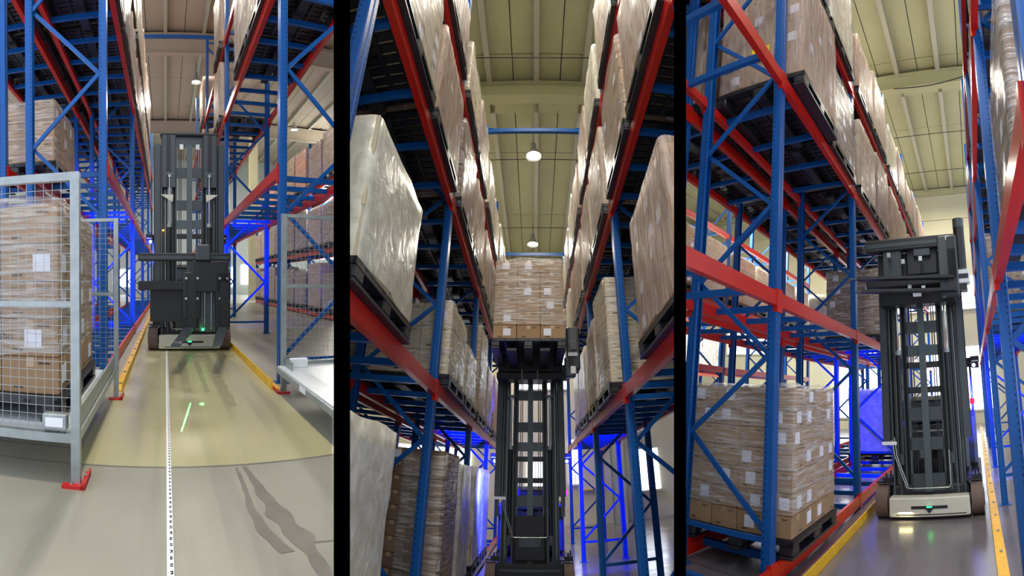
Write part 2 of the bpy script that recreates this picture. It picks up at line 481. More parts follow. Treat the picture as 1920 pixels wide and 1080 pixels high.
def make_load(A, cx, y0, z, L, W, H, n, label, film='film_clear', card='cardboard', group=None, rich=True, labels=0.4,
              taper=0.0, text=None, fz0=0.02, seed=None, print_side=True):
    """a stack of cartons: n = (across, along, layers); only the outer cartons exist"""
    rs = random.Random(seed if seed is not None else hash((round(cx, 2), round(y0, 2), round(z, 2))))
    t = thing(A, 'carton_load', label, 'wrapped cartons', (cx, y0 + W / 2, z), 0, group)
    nx, ny, nz = n; w, d, h = L / nx, W / ny, H / nz
    key = ('carton', round(w, 3), round(d, 3), round(h, 3), card, rich)
    fn = carton_fn(w, d, h, card, rich)
    for k in range(nz):
        for i in range(nx):
            for j in range(ny):
                if 0 < i < nx - 1 and 0 < j < ny - 1 and k < nz - 1: continue
                x = -L / 2 + (i + 0.5) * w + rs.uniform(-.003, .003); y = -W / 2 + (j + 0.5) * d + rs.uniform(-.003, .003)
                o = part('carton', fn, t, (x, y, k * h), key=key)
                if rich and j == 0 and rs.random() < labels:
                    lw = min(0.11, w * 0.36)
                    ox = rs.uniform(-w * 0.22, w * 0.22)
                    part('shipping_label', lambda b: b.box(-lw / 2, lw / 2, -0.002, 0.001, 0, min(0.11, h * 0.55), 'label_paper'), o,
                         (ox, -d / 2 + 0.001, h * 0.25), key=('lab', round(lw, 3), round(h, 3)))
                side = (1 if cx < 0 else -1)
                if rich and (i == (nx - 1 if side > 0 else 0)) and rs.random() < labels:
                    lw = min(0.11, d * 0.36)
                    part('shipping_label', lambda b: b.box(-0.001, 0.002, -lw / 2, lw / 2, 0, min(0.11, h * 0.55), 'label_paper'), o,
                         (side * (w / 2 - 0.001) if side > 0 else -w / 2 - 0.001, rs.uniform(-d * .2, d * .2), h * 0.25), key=('labs', round(lw, 3), round(h, 3)))
                if text and j == 0:
                    text_part('printed_text', text, min(0.07, w * 0.16), 'print_ink', o, (0, -d / 2 + 0.0015, h * 0.55), Matrix.Rotation(PI / 2, 4, 'X'))
    if film:
        sd = rs.randint(0, 5)
        part('stretch_film', film_fn(L + 0.03, W + 0.03, fz0, H + 0.01, film, sd, taper), t,
             key=('film', round(L, 2), round(W, 2), round(H, 2), film, sd, taper, fz0))
    return t

# ------------------------------------------------------------------ racks
POST = [(0, -.05), (0, -.012), (.012, -.006), (.012, .006), (0, .012), (0, .05), (.012, .052), (.082, .052), (.09, .03), (.082, .03), (.075, .044), (.02, .044),
        (.02, -.044), (.075, -.044), (.082, -.03), (.09, -.03), (.082, -.052), (.012, -.052)]
def post_fn(z1):
    def fn(b):
        prof = [(x, y) for x, y in POST]
        b.prism(prof, 0.0, z1, 'blue_perforated')
    return fn
def rack(A, name_txt, xf, s, frames, levels, depth=0.95, top=8.5, period=1.43, phase=0.4, bars=4, base=True, skip_bars=(), red='red_paint', blue='blue_paint', detail=True, beam_h=0.13):
    """s = +1: the rack lies to the right of its aisle face xf; -1: to the left"""
    t = thing(A, 'pallet_rack', name_txt, 'rack', (xf, frames[0], 0))
    Y0 = frames[0]
    X = lambda d: s * d
    flip = Matrix.Identity(4) if s > 0 else Matrix.Rotation(PI, 4, 'Z')
    flipb = Matrix.Rotation(PI, 4, 'Z') if s > 0 else Matrix.Identity(4)
    for fy in frames:
        y = fy - Y0
        part('upright_post', post_fn(top), t, (X(0), y, 0), flip, key=('post', top))
        part('upright_post', post_fn(top), t, (X(depth), y, 0), flipb, key=('post', top))
        for xx in (0.045, depth - 0.045):
            part('foot_plate', lambda b: b.box(-.08, .08, -.07, .07, 0, .008, blue), t, (X(xx), y, 0), key=('foot', blue))
        a, c = 0.08, depth - 0.08
        if base:
            part('brace', lambda b: b.bar((X(a), 0, 0), (X(c), 0, 0), 0.04, 0.03, blue), t, (0, y, phase - 0.05), key=('hbr', depth, s, blue))
        z = phase; front = True
        while z + period / 2 < top - 0.1:
            z2 = z + period / 2
            p, q = ((a, z), (c, z2)) if front else ((c, z), (a, z2))
            dy = 0.018 if front else -0.018
            zz = p[1]
            def fn(b, p=p, q=q, zz=zz): b.bar((X(p[0]), 0, 0), (X(q[0]), 0, q[1] - zz), 0.042, 0.028, blue)
            part('brace', fn, t, (0, y + dy, zz), key=('dbr', depth, s, front, period, blue))
            z = z2; front = not front
        part('brace', lambda b: b.bar((X(a), 0, 0), (X(c), 0, 0), 0.04, 0.03, blue), t, (0, y, top - 0.12), key=('hbr', depth, s, blue))
    for li, lz in enumerate(levels):
        for bi in range(len(frames) - 1):
            y0, y1 = frames[bi] - Y0 + 0.055, frames[bi + 1] - Y0 - 0.055
            ln = y1 - y0
            for d in (0.0, depth - 0.05):
                fr = d == 0.0
                h = beam_h
                def fn(b, ln=ln, fr=fr, h=h):
                    sx = s if fr else -s
                    o = 0 if fr else 0.05 * s
                    # stepped box beam: tall outer web and lower inner ledge
                    xs = sorted((o - 0.012 * sx, o + 0.022 * sx)); b.box(xs[0], xs[1], 0, ln, -h / 2, h / 2, red)
                    xs = sorted((o + 0.022 * sx, o + 0.05 * sx)); b.box(xs[0], xs[1], 0, ln, -h / 2, h / 2 - 0.035, red)
                o = part('load_beam', fn, t, (X(d), y0, lz), key=('beam', round(ln, 3), s, fr, h, red))
                if detail:
                    for yy in (-0.055, ln):
                        def cf(b, fr=fr):
                            sx = s if fr else -s
                            o_ = 0 if fr else 0.05 * s
                            xs = sorted((o_ - 0.016 * sx, o_ + 0.03 * sx)); b.box(xs[0], xs[1], -0.001, 0.054, -0.12, 0.09, red)
                        part('beam_connector', cf, o, (0, yy, 0), key=('conn', s, fr, red))
            if (li, bi) not in skip_bars:
                for k in range(bars):
                    yy = y0 + (k + 0.5) * ln / bars
                    def bf(b): b.box(*sorted((X(0.02), X(depth - 0.02))), -0.025, 0.025, -0.03, 0.03, blue)
                    part('support_bar', bf, t, (0, yy, lz), key=('sbar', depth, s, blue))
    return t

def fill(A, side, xf, s, spots, levels, beam_h=0.13):
    """pallets and loads standing on a rack. spots: dicts lvl, y, W, H, kind..."""
    cnt = {}
    for sp in sorted(spots, key=lambda q: (q['lvl'], q['y'])):
        l = sp['lvl']; k = cnt.get(l, 0); cnt[l] = k + 1
        z = levels[l] + 0.032 if l > 0 or sp.get('onbar', True) else 0
        z = max(z, levels[l] + beam_h / 2 + 0.002)
        L = sp.get('L', 1.1); W = sp.get('W', 1.15); off = sp.get('off', -0.07)
        cx = xf + s * (off + L / 2)
        where = f"{ORD[k]} on {LEVEL_NAME[l]} of {side}, {A.name}"
        far = sp['y'] > 8.5
        make_pallet(A, cx, sp['y'], z, L, W, f"black plastic pallet, {where}", full=not far)
        if sp.get('H', 0) > 0:
            look = {'film_clear': 'glossy clear-wrapped', 'film_milky': 'milky film-wrapped', 'film_white': 'white film-wrapped', None: 'unwrapped'}[sp.get('film', 'film_milky')]
            cc = {'cardboard': 'brown', 'cardboard_pale': 'pale', 'cardboard_orange': 'orange-brown', 'cardboard_dark': 'dark brown'}[sp.get('card', 'cardboard')]
            lab = sp.get('label') or f"{look} {cc} cartons, {where}"
            n = sp.get('n') or ((3, 3, 5) if not far else (2, 2, 4))
            make_load(A, cx, sp['y'] + 0.02, z + 0.15, L - 0.04, W - 0.04, sp['H'], n, lab, film=sp.get('film', 'film_milky'), card=sp.get('card', 'cardboard'),
                      rich=sp.get('rich', not far), text=sp.get('text'), taper=sp.get('taper', 0.0), labels=sp.get('labels', 0.35), fz0=sp.get('fz0', 0.02))

def auto(frames, lvl, per, rs, h0=1.25, h1=1.6, films=('film_milky', 'film_milky', 'film_white', 'film_clear'), cards=('cardboard', 'cardboard_pale', 'cardboard_dark'), W=None, skip=()):
    out = []
    for bi in range(len(frames) - 1):
        a, b = frames[bi] + 0.09, frames[bi + 1] - 0.09
        for k in range(per):
            if (bi, k) in skip: continue
            cell = (b - a) / per; w = W or min(1.2, cell - 0.06)
            out.append(dict(lvl=lvl, y=a + k * cell + (cell - w) / 2, W=w, H=rs.uniform(h0, h1), film=rs.choice(films), card=rs.choice(cards)))
    return out

# ------------------------------------------------------------------ ceiling
def ceiling(A, x0, x1, y0, y1, z, m, purlins, seam, girders, seg=3.5, purlin_m='ceiling_steel', gz=0.55):
    root = struct(A, 'ceiling', None, (0, 0, z), label='pale corrugated roof sheets with steel purlins')
    xs = sorted([x0] + [q for q in seam if x0 < q < x1] + [x1])
    for a, b_ in zip(xs, xs[1:]):
        y = y0
        while y < y1 - 0.01:
            yn = min(y1, y + seg)
            part('ceiling_panel', lambda b: b.box(0, b_ - a - 0.022, 0, yn - y - 0.022, 0, 0.05, m), root, (a + 0.011, y + 0.011, 0), key=('cp', round(b_ - a, 3), round(yn - y, 3), m))
            y = yn
    part('roof_backing', lambda b: b.box(x0, x1, y0, y1, 0.045, 0.12, 'hole_dark'), root)
    for x in purlins:
        def fn(b):
            b.box(-.07, .07, 0, y1 - y0, -.012, 0, purlin_m); b.box(-.025, .025, 0, y1 - y0, -.15, -.012, purlin_m); b.box(-.065, .065, 0, y1 - y0, -.165, -.15, purlin_m)
        part('purlin', fn, root, (x, y0, 0), key=('pur', round(y1 - y0, 2), purlin_m))
    for gy in girders:
        def fn(b):
            b.box(x0, x1, -.14, .14, -gz - .02, -gz, m); b.box(x0, x1, -.012, .012, -gz, -.14, m); b.box(x0, x1, -.14, .14, -.16, -.14, m)
            b.box(x0, x1, .10, .9, -.165, -.15, m)
        part('girder', fn, root, (0, gy, 0))
    return root
def lamp(A, x, y, z, ztop, label):
    t = thing(A, 'high_bay_lamp', label, 'lamp', (x, y, z))
    def shade(b):
        n = 20; rings = [(0.05, .30), (0.10, .26), (0.17, .14), (0.235, 0.0), (0.225, 0.0), (0.16, .12), (0.09, .24), (0.0, .27)]
        vs = [(r * math.cos(2 * PI * i / n), r * math.sin(2 * PI * i / n), zz) for r, zz in rings for i in range(n)]
        b.add(vs, [(k * n + i, k * n + (i + 1) % n, (k + 1) * n + (i + 1) % n, (k + 1) * n + i) for k in range(len(rings) - 1) for i in range(n)], 'bright_steel', True)
    part('lamp_shade', shade, t, key='shade')
    def bulb(b):
        n = 14; rings = [(0.0, .02), (0.11, .03), (0.17, .06), (0.13, .14), (0.05, .2)]
        vs = [(r * math.cos(2 * PI * i / n), r * math.sin(2 * PI * i / n), zz) for r, zz in rings for i in range(n)]
        b.add(vs, [(k * n + i, k * n + (i + 1) % n, (k + 1) * n + (i + 1) % n, (k + 1) * n + i) for k in range(len(rings) - 1) for i in range(n)], 'lamp_glow', True)
    part('bulb', bulb, t, key='bulb')
    part('ballast', lambda b: b.cyl((0, 0, .28), (0, 0, .46), .07, 'galvanised', 12), t, key='ballast')
    part('cord', lambda b: b.cyl((0, 0, .46), (0, 0, ztop - z), .008, 'dark_cable', 6), t)

# ------------------------------------------------------------------ the truck
def truck(A, cx, y, label, head, up=0.0):
    t = thing(A, 'forklift', label, 'forklift', (cx, y, 0))
    G, D, P = 'truck_grey', 'truck_dark', 'truck_plate'
    def bump(b):
        b.bbox(-.49, .49, -.14, 0.05, .04, .255, 'off_white', .012)
        b.box(-.40, .44, -.143, -.138, .065, .075, 'truck_dark')
    bp = part('front_bumper', bump, t)
    part('sensor_slot', lambda b: b.box(-.22, .22, -.148, -.138, .135, .165, 'truck_dark'), bp)
    def tri(b): b.add([(-.05, -.15, .14), (.05, -.15, .14), (0, -.15, .085), (-.05, -.138, .14), (.05, -.138, .14), (0, -.138, .085)], [(0, 2, 1), (3, 4, 5), (0, 1, 4, 3), (1, 2, 5, 4), (2, 0, 3, 5)], 'truck_dark')
    part('emblem', tri, bp)
    part('status_light', lambda b: b.box(-.03, .03, -.155, -.149, .15, .16, 'green_led'), bp)
    for sx in (-1, 1):
        def wf(b):
            b.cyl((-.075, 0, 0), (.075, 0, 0), .19, 'tyre', 28); b.cyl((.075, 0, 0), (.085, 0, 0), .1, D, 16); b.cyl((-.085, 0, 0), (-.075, 0, 0), .1, D, 16)
        part('wheel', wf, t, (sx * .585, .05, .19), key='wheel')
        part('wheel_guard', lambda b: (b.box(-.1, .1, -.06, .26, 0, .02, D), b.box(-.03, .09, -.03, .2, .02, .06, D), b.cyl((.02, -.02, .03), (.02, -.02, .11), .012, D, 8), b.cyl((.06, .06, .03), (.06, .06, .13), .012, D, 8)), t, (sx * .56, .05, .40), key='guard')
    part('chassis', lambda b: (b.bbox(-.50, .50, .06, 2.6, .09, .36, D, .02), b.bbox(-.66, .66, .5, 2.5, .12, .30, D, .02)), t)
    def body(b):
        b.bbox(-.49, .49, .95, 2.5, .36, 1.02, G, .04); b.bbox(-.46, .46, 1.0, 2.4, 1.02, 1.42, D, .05)
        b.bbox(-.40, .40, .85, .95, .42, .95, G, .02); b.box(-.42, .42, .93, .96, 1.06, 1.34, P)
        b.bbox(-.62, .62, 1.6, 2.7, .3, 1.15, G, .05)
    part('body', body, t)
    part('drive_unit', lambda b: (b.cyl((.10, .55, .62), (.10, .55, .80), .12, D, 20), b.cyl((.10, .55, .80), (.10, .55, .84), .05, 'galvanised', 12), b.box(-.2, .3, .45, .7, .36, .62, D), b.cyl((-.14, .5, .5), (-.14, .5, .82), .03, 'galvanised', 10)), t)
    # mast
    for sx in (-1, 1):
        def outer(b):
            b.box(-.045, .045, -.02, .12, .9 + up, 3.32, G); b.box(-.058, .058, .06, .075, .9 + up, 3.32, D); b.box(-.03, .03, -.03, -.02, 1.0, 3.2, G)
        part('outer_rail', outer, t, (sx * .515, 0, 0), key=('orail', up))
        def mid(b):
            b.box(-.055, .055, .16, .18, .26, 3.42, D); b.box(-.055, -.035, .04, .16, .26, 3.42, P); b.box(.035, .055, .04, .16, .26, 3.42, G); b.box(-.018, .012, .10, .16, .3, 3.3, G); b.box(.014, .018, .09, .10, .3, 3.3, 'bright_steel')  # paler flange and thin bright strip put highlights into the channel's colour
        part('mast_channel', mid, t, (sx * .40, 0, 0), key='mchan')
        def inn(b):
            b.box(-.045, .045, .12, .14, .3, 3.46, D); b.box(-.045, -.022, .0, .12, .3, 3.46, G); b.box(.022, .045, .0, .12, .3, 3.46, P)  # paler flange here also paints in a highlight
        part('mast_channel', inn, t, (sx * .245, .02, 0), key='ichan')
        cy = part('lift_cylinder', lambda b: (b.cyl((0, 0, .75), (0, 0, 2.0), .034, D, 16), b.cyl((0, 0, 1.98), (0, 0, 2.04), .045, 'galvanised', 16), b.box(-.02, .02, -.03, .09, .62, .75, G)), t, (sx * .32, -.02, 0), key='lcyl')
        part('chrome_rod', lambda b: b.cyl((0, 0, 2.04), (0, 0, 2.82), .015, 'chrome', 12), cy, (0, 0, 0), key='rod')
        part('rod_bracket', lambda b: (b.box(-.07, .07, -.02, .06, 2.82, 2.86, P), b.cyl((0, -.03, 2.80), (0, .0, 2.80), .025, 'galvanised', 12)), cy, (0, 0, 0), key='rbr')
        for dx, nm in ((.165, 'chain'), (.135, 'hose')):
            part(nm, lambda b: b.box(-.007, .007, .05, .066, .5, 3.3, D), t, (sx * dx, 0, 0), key='chain')
        l = part('work_light', lambda b: (b.bbox(-.05, .09, -.06, .06, .06, .16, D, .012), b.bbox(-.04, .08, -.05, .05, -.02, .06, D, .01), b.box(-.12, -.04, -.01, .02, .0, .14, D)), t, (sx * .66, 1.05, 1.82), Matrix.Identity(4) if sx > 0 else Matrix.Rotation(PI, 4, 'Z'), key='wl')
        part('light_mast', lambda b: (b.cyl((0, 0, 1.1), (0, 0, 1.86), .018, D, 10), b.box(-.15, .02, -.02, .02, 1.1, 1.14, D)), t, (sx * .60, 1.05, 0), Matrix.Identity(4) if sx > 0 else Matrix.Rotation(PI, 4, 'Z'), key='lmast')
        part('lens', lambda b: (b.cyl((0, .064, .02), (0, -.064, .02), .032, 'head_lamp', 14), b.box(-.03, .07, -.066, .066, .075, .09, 'pure_white')), l, key='lens')
    part('mast_plate', lambda b: b.box(-.045, .045, -.015, .0, .3, 3.3, P), t, key='mplate')
    for z0, z1, m in ((3.28, 3.44, G), (2.26, 2.42, G), (1.96, 2.1, P), (1.48, 1.56, D), (1.80, 1.88, D), (1.14, 1.3, G), (.78, .93, G), (.30, .5, G), (2.78, 2.94, G)):
        part('crossplate', lambda b: b.box(-.22, .22, .0, .03, 0, z1 - z0, m), t, (0, 0.02, z0), key=('cross', round(z1 - z0, 2), m))
    part('brake_pipe', lambda b: b.tube([(-.44, -.05, .92 + up), (-.41, -.05, .72 + up), (-.28, -.05, .36 + up), (-.24, -.05, .345 + up), (.25, -.05, .345 + up), (.27, -.05, .37 + up), (.27, -.05, .78 + up)], .006, 'bright_steel'), t)
    part('brake_pipe', lambda b: b.tube([(-.41, -.05, .95 + up), (-.385, -.05, .72 + up), (-.26, -.05, .375 + up)], .006, 'bright_steel'), t)
    part('name_strip', lambda b: b.box(-.57, -.38, -.06, -.05, .86 + up, .9 + up, 'pure_white'), t)
    part('beacon', lambda b: b.cyl((.60, .7, 1.28), (.60, .7, 1.36), .035, 'red_led', 12), t)
    if up:
        part('front_apron', lambda b: (b.bbox(-.50, .50, -.19, -.15, .03, .40, D, .012), b.box(-.44, .44, -.195, -.19, .30, .33, G), b.box(-.2, .2, -.195, -.19, .08, .24, G)), t)
        part('mast_cover', lambda b: (b.bbox(-.23, .23, -.045, -.017, .42, 1.02, D, .01), b.box(-.16, .16, -.05, -.045, .60, .72, G)), t)
    head(t)
    return t

# ================================================================== LEFT AISLE
A = A1
CX = 0.36
struct(A, 'floor', lambda b: b.box(-14, 30, -4, 36, -.2, 0, 'concrete'), label='grey-beige concrete warehouse floor')
struct(A, 'trim_1', lambda b: b.box(-.56, 1.12, 2.66, 30, 0, .003, 'zone_paint'), label='glossy yellowish epoxy strip painted along the aisle')
struct(A, 'wall_back', lambda b: b.box(-14, 30, 36, 36.3, -.2, 12, 'wall_grey'), label='pale far wall of the left aisle')
for k, (x0, x1, z0, z1) in enumerate(((-4.2, -2.6, 0.6, 2.0), (4.4, 5.6, 0.6, 2.2), (6.2, 7.2, 0.8, 2.4), (12, 14.5, 3.0, 4.4))):
    struct(A, 'window_%d' % (k + 1), lambda b: b.box(x0, x1, 35.93, 35.99, z0, z1, 'window_light'), label='bright daylight opening in the far wall')
ceiling(A, -14, 30, -3, 36, 10.9, 'ceiling_warm', [-13.5 + 1.5 * i for i in range(29)], [-12.75 + 1.5 * i for i in range(28)], [17.5, 27], gz=0.9)
LV = [0.10, 2.42, 4.72, 6.25]
fr_l = [0.6, 5.0, 9.4, 13.6, 18.0, 22.4]
rack(A, 'blue and red rack left of the left aisle', -0.66, -1, [5.0, 9.4, 13.6, 18.0, 22.4], LV, period=1.6, phase=.27, bars=7)
rack(A, 'blue and red rack behind the left rack, left aisle', -1.86, -1, [5.0, 9.4, 13.6, 18.0], LV, period=1.6, phase=.27, bars=7)
LVR = [2.33, 4.5, 6.1]
rack(A, 'blue and red rack right of the left aisle', 1.23, 1, [4.73, 9.2, 13.6, 18.0, 22.4], LVR, period=1.58, phase=.30, bars=8)
# top ties across the aisle
def tie(A, x0, x1, y, z, label):
    thing(A, 'top_tie', label, 'tie beam', (x0, y, z), fn=lambda b: (b.box(0, x1 - x0, -.04, .04, 0.001, .09, 'blue_paint'), b.box(0, .12, -.05, .05, .09, .1, 'blue_paint'), b.box(x1 - x0 - .12, x1 - x0, -.05, .05, .09, .1, 'blue_paint')))
tie(A, -0.75, 2.2, 13.6, 8.5, 'blue tie beam crossing above the left aisle')
rs = random.Random(3)
sp = [dict(lvl=1, y=5.4, W=1.25, H=0.78, L=1.1, off=0.70, film='film_clear', card='cardboard', n=(3, 3, 3), label='brown cartons wrapped in film, high behind the left cage, left aisle')]
sp += auto([5.0, 9.4, 13.6, 18.0], 2, 3, rs, .85, 1.12, W=1.30)
sp += auto([5.0, 9.4, 13.6, 18.0], 3, 3, rs, 1.3, 1.6)
fill(A, 'left rack', -0.66, -1, sp, LV)
sp = auto([5.0, 9.4, 13.6], 2, 3, rs, .9, 1.2, W=1.30)
sp += auto([5.0, 9.4], 3, 3, rs, 1.0, 1.3, W=1.30)
fill(A, 'rear left rack', -1.86, -1, sp, LV)
sp = [dict(lvl=1, y=5.0, W=1.3, H=1.1, card='cardboard_pale'), dict(lvl=1, y=6.4, W=1.2, H=1.1, card='cardboard_pale'), dict(lvl=1, y=9.6, W=1.2, H=1.15, card='cardboard_pale', film='film_milky'), dict(lvl=1, y=14.0, W=1.2, H=1.2), dict(lvl=1, y=15.5, W=1.2, H=1.2),
      dict(lvl=2, y=9.6, W=1.2, H=1.3), dict(lvl=2, y=14.0, W=1.2, H=1.2), dict(lvl=2, y=5.1, W=1.2, H=1.2)]
fill(A, 'right rack', 1.23, 1, [dict(q, lvl=q['lvl']) for q in sp], LVR)

# far racks beyond the right-hand rack
rack(A, 'distant red and blue rack across the floor, left aisle', 4.6, 1, [11.0, 13.8, 16.6, 19.4, 22.2], [0.1, 2.0, 4.0], depth=1.0, top=5.6, bars=4, phase=.4, detail=False)
sp = []
for l in (0, 1, 2):
    sp += auto([11.0, 13.8, 16.6, 19.4, 22.2], l, 2, rs, 1.0, 1.4, films=('film_clear',), cards=('cardboard_orange', 'cardboard') if l == 2 else ('cardboard', 'cardboard_dark'))
fill(A, 'distant rack', 4.6, 1, sp, [0.1, 2.0, 4.0])
rack(A, 'far red rack near the end wall, left aisle', 3.0, 1, [27.0, 29.8, 32.6], [0.2, 2.3], depth=1.0, top=4.5, detail=False, red='orange_paint')
fill(A, 'far rack', 3.0, 1, auto([27, 29.8, 32.6], 0, 2, rs, 1.2, 1.5, films=('film_white',)) + auto([27, 29.8, 32.6], 1, 2, rs, 1.0, 1.4, films=('film_white',)), [0.2, 2.3])
thing(A, 'column', 'beige square steel column behind the right rack', 'column', (4.9, 24.5, 0), fn=lambda b: (b.box(-.22, .22, -.22, -.19, 0, 10.3, 'wall_cream'), b.box(-.22, .22, .19, .22, 0, 10.3, 'wall_cream'), b.box(-.03, .03, -.19, .19, 0, 10.3, 'wall_cream'), b.box(-.3, .3, -.3, .3, 0, .03, 'wall_cream')))
lamp(A, 1.38, 20.0, 10.0, 10.9, 'glowing bell-shaped lamp hanging above the left aisle')
lamp(A, 7.5, 25.2, 10.0, 10.9, 'glowing lamp above the floor right of the left aisle')

# guide rails on the floor
def guide(A, x, y0, y1, flip, label):
    def fn(b):
        sx = flip
        b.box(*sorted((0, .012 * sx)), 0, y1 - y0, 0, .10, 'yellow_paint'); b.box(*sorted((0, .10 * sx)), 0, y1 - y0, 0, .012, 'yellow_paint')
        for k in range(int((y1 - y0) / 0.6)):
            b.cyl((.06 * sx, .3 + .6 * k, .012), (.06 * sx, .3 + .6 * k, .028), .015, 'galvanised', 8)
    thing(A, 'guide_rail', label, 'guide rail', (x, y0, 0), fn=fn)
guide(A, -0.43, 4.45, 22, -1, 'yellow floor guide rail left of the truck, left aisle')
guide(A, 1.08, 4.4, 22, 1, 'yellow floor guide rail right of the truck, left aisle')
# code tape on the floor
def tape(b):
    b.box(-.014, .014, -2, 20, 0, .0012, 'pure_white')
    rr = random.Random(5)
    for k in range(150):
        y = 1.0 + k * .045
        b.box(-.001, .010, y, y + .020, .0012, .0016, 'marker_ink'); b.box(-.001 + .003 * (k % 3), .004 + .003 * (k % 3), y + .006, y + .012, .0016, .0018, 'pure_white')
thing(A, 'floor_tape', 'narrow white marked tape running down the left aisle floor', 'tape', (0.02, 0, .003), fn=tape)
# tyre smears
mat('floor_smear', (118, 114, 104), 0.3, var=.12)
mat('zone_smear', (152, 144, 112), 0.34, var=.1)
def streak(b, pts, z, m, seed):
    # pts: (x, y, half width) along the mark; ragged but smooth edges
    n = 40; L = []
    for i in range(n + 1):
        t_ = i / n * (len(pts) - 1); k = min(int(t_), len(pts) - 2); f = t_ - k
        x, y, w = [pts[k][q] * (1 - f) + pts[k + 1][q] * f for q in range(3)]
        e0 = noise.noise(Vector((y * 9, seed, 0))); e1 = noise.noise(Vector((y * 9, seed, 5)))
        L += [(x - w * (1 + .7 * e0), y, z), (x + w * (1 + .7 * e1), y, z)]
    b.add(L, [(2 * i, 2 * i + 1, 2 * i + 3, 2 * i + 2) for i in range(n)], m)
def marks(b):
    streak(b, [(.475, 2.63, .012), (.50, 2.4, .022), (.535, 2.1, .045), (.57, 1.9, .055), (.60, 1.72, .035), (.60, 1.5, .02)], .0, 'floor_smear', 1)
    streak(b, [(.425, 2.62, .006), (.43, 2.4, .012), (.42, 2.1, .02), (.45, 1.9, .03), (.50, 1.75, .03)], .0002, 'floor_smear', 2)
    streak(b, [(.58, 1.80, .02), (.66, 1.78, .03), (.74, 1.765, .01)], .0004, 'floor_smear', 3)
struct(A, 'trim_2', marks, (0, 0, .0015), label='dark wet tyre smears on the grey floor')
def marks2(b):
    for x, y0, y1, w, sd in ((.06, 4.6, 6.9, .05, 4), (.22, 4.2, 6.9, .05, 5), (.42, 4.4, 6.8, .035, 6), (.60, 3.9, 6.9, .06, 7), (.30, 6.0, 6.9, .25, 8)):
        streak(b, [(x, y0, w * .7), (x, (y0 + y1) / 2, w), (x, y1, w * .8)], .0001 * sd, 'zone_smear', sd)
struct(A, 'trim_4', marks2, (0, 0, .0032), label='faint dull tyre marks on the yellowish floor strip')
struct(A, 'trim_3', lambda b: (b.box(-14, 30, 2.645, 2.66, 0, .001, 'floor_smear'), b.box(-14, -.56, 2.9, 2.91, 0, .001, 'floor_smear')), (0, 0, .0006), label='thin joint across the concrete floor')

# left caged pick-up stand
def mesh_panel(b, x0, x1, z0, z1, step, r=0.0014, m='galvanised', axis='x'):
    k = 0
    def P(u, z, d=0): return (u, d, z) if axis == 'x' else (d, u, z)
    u = x0 + step
    while u < x1 - .01:
        b.bar(P(u, z0), P(u, z1), 2 * r, 2 * r, m); u += step
    z = z0 + step
    while z < z1 - .01:
        b.bar(P(x0, z, .003), P(x1, z, .003), 2 * r, 2 * r, m, up=(0, 0, 1)); z += step
st = thing(A, 'caged_stand', 'galvanised mesh-caged pallet stand at left front', 'pallet stand', (-0.49, 2.38, 0))
g = 'galvanised'
part('corner_post', lambda b: b.box(-.025, .025, -.025, .025, .0, 1.72, g), st)
part('corner_post', lambda b: b.box(-.022, .022, -.022, .022, .0, 1.72, g), st, (0.02, 1.82, 0))
part('frame_rail', lambda b: b.box(-1.6, -.025, -.02, .02, 0, .045, g), st, (0, 0, 1.675))
part('frame_rail', lambda b: b.box(-1.6, -.025, -.02, .02, 0, .03, g), st, (0, 0, .985))
part('frame_rail', lambda b: b.box(-1.6, -.025, -.02, .02, 0, .05, g), st, (0, 0, .235))
part('frame_rail', lambda b: b.box(-.02, .02, .025, 1.8, 0, .05, g), st, (0, 0, .235))
part('frame_rail', lambda b: b.box(-1.5, -.025, -.018, .018, 0, .03, g), st, (0.02, 1.82, 1.69))
part('frame_rail', lambda b: b.box(-1.5, -.025, -.018, .018, 0, .03, g), st, (0.02, 1.82, .985))
part('mesh_screen', lambda b: mesh_panel(b, -1.58, -.03, .28, 1.68, .05), st, key='ms1')
part('mesh_screen', lambda b: mesh_panel(b, -1.5, -.03, .28, 1.69, .05), st, (0.02, 1.82, 0), key='ms2')
part('side_guard', lambda b: (b.box(-.004, .004, 0, 1.75, 0, .10, g), b.box(-.03, .004, 0, 1.75, .0, .006, g), b.cyl((-.0, 0, .11), (0, 1.75, .11), .012, g, 8)), st, (.0, .03, .29))
part('deck_sheet', lambda b: b.box(-1.6, -.03, .03, 1.8, .265, .275, 'white_panel'), st)
part('sensor_box', lambda b: (b.bbox(-.12, .02, -.03, .03, 0, .09, 'galvanised', .006), b.box(-.10, 0, -.034, -.03, .02, .07, 'pure_white')), st, (-.07, .01, .30))
make_pallet(A, -1.19, 2.55, .28, 1.15, 1.3, 'black plastic pallet standing on the caged stand', H=.15)
make_load(A, -1.20, 2.60, .43, 1.12, 1.24, 1.16, (3, 4, 5), 'big film-wrapped brown carton load inside the left mesh cage', film='film_clear', labels=.6, fz0=.23, seed=4)
cl = [o for o in A.items if o.name.startswith('carton_load')][-1]
text_part('printed_text', 'medicube', .075, 'print_ink', cl, (.12, -.626, .33), Matrix.Rotation(PI / 2, 4, 'X'))
def bracket(A, x, y, sx, label):
    thing(A, 'floor_bracket', label, 'floor bracket', (x, y, 0), fn=lambda b: (b.box(*sorted((-.08 * sx, .05 * sx)), -.04, 0.0, 0, .018, 'red_sign'), b.box(*sorted((.02 * sx, .05 * sx)), -.04, .16, 0, .018, 'red_sign'), b.box(*sorted((.042 * sx, .05 * sx)), -.04, .16, 0, .04, 'red_sign'),
          b.cyl((-.03 * sx, -.02, .018), (-.03 * sx, -.02, .026), .009, 'galvanised', 8), b.cyl((.03 * sx, .1, .018), (.03 * sx, .1, .026), .009, 'galvanised', 8)))
bracket(A, -.48, 2.36, 1, 'red angle bracket at the near leg of the left stand')
bracket(A, -.455, 4.16, 1, 'red bracket at the far leg of the left stand')
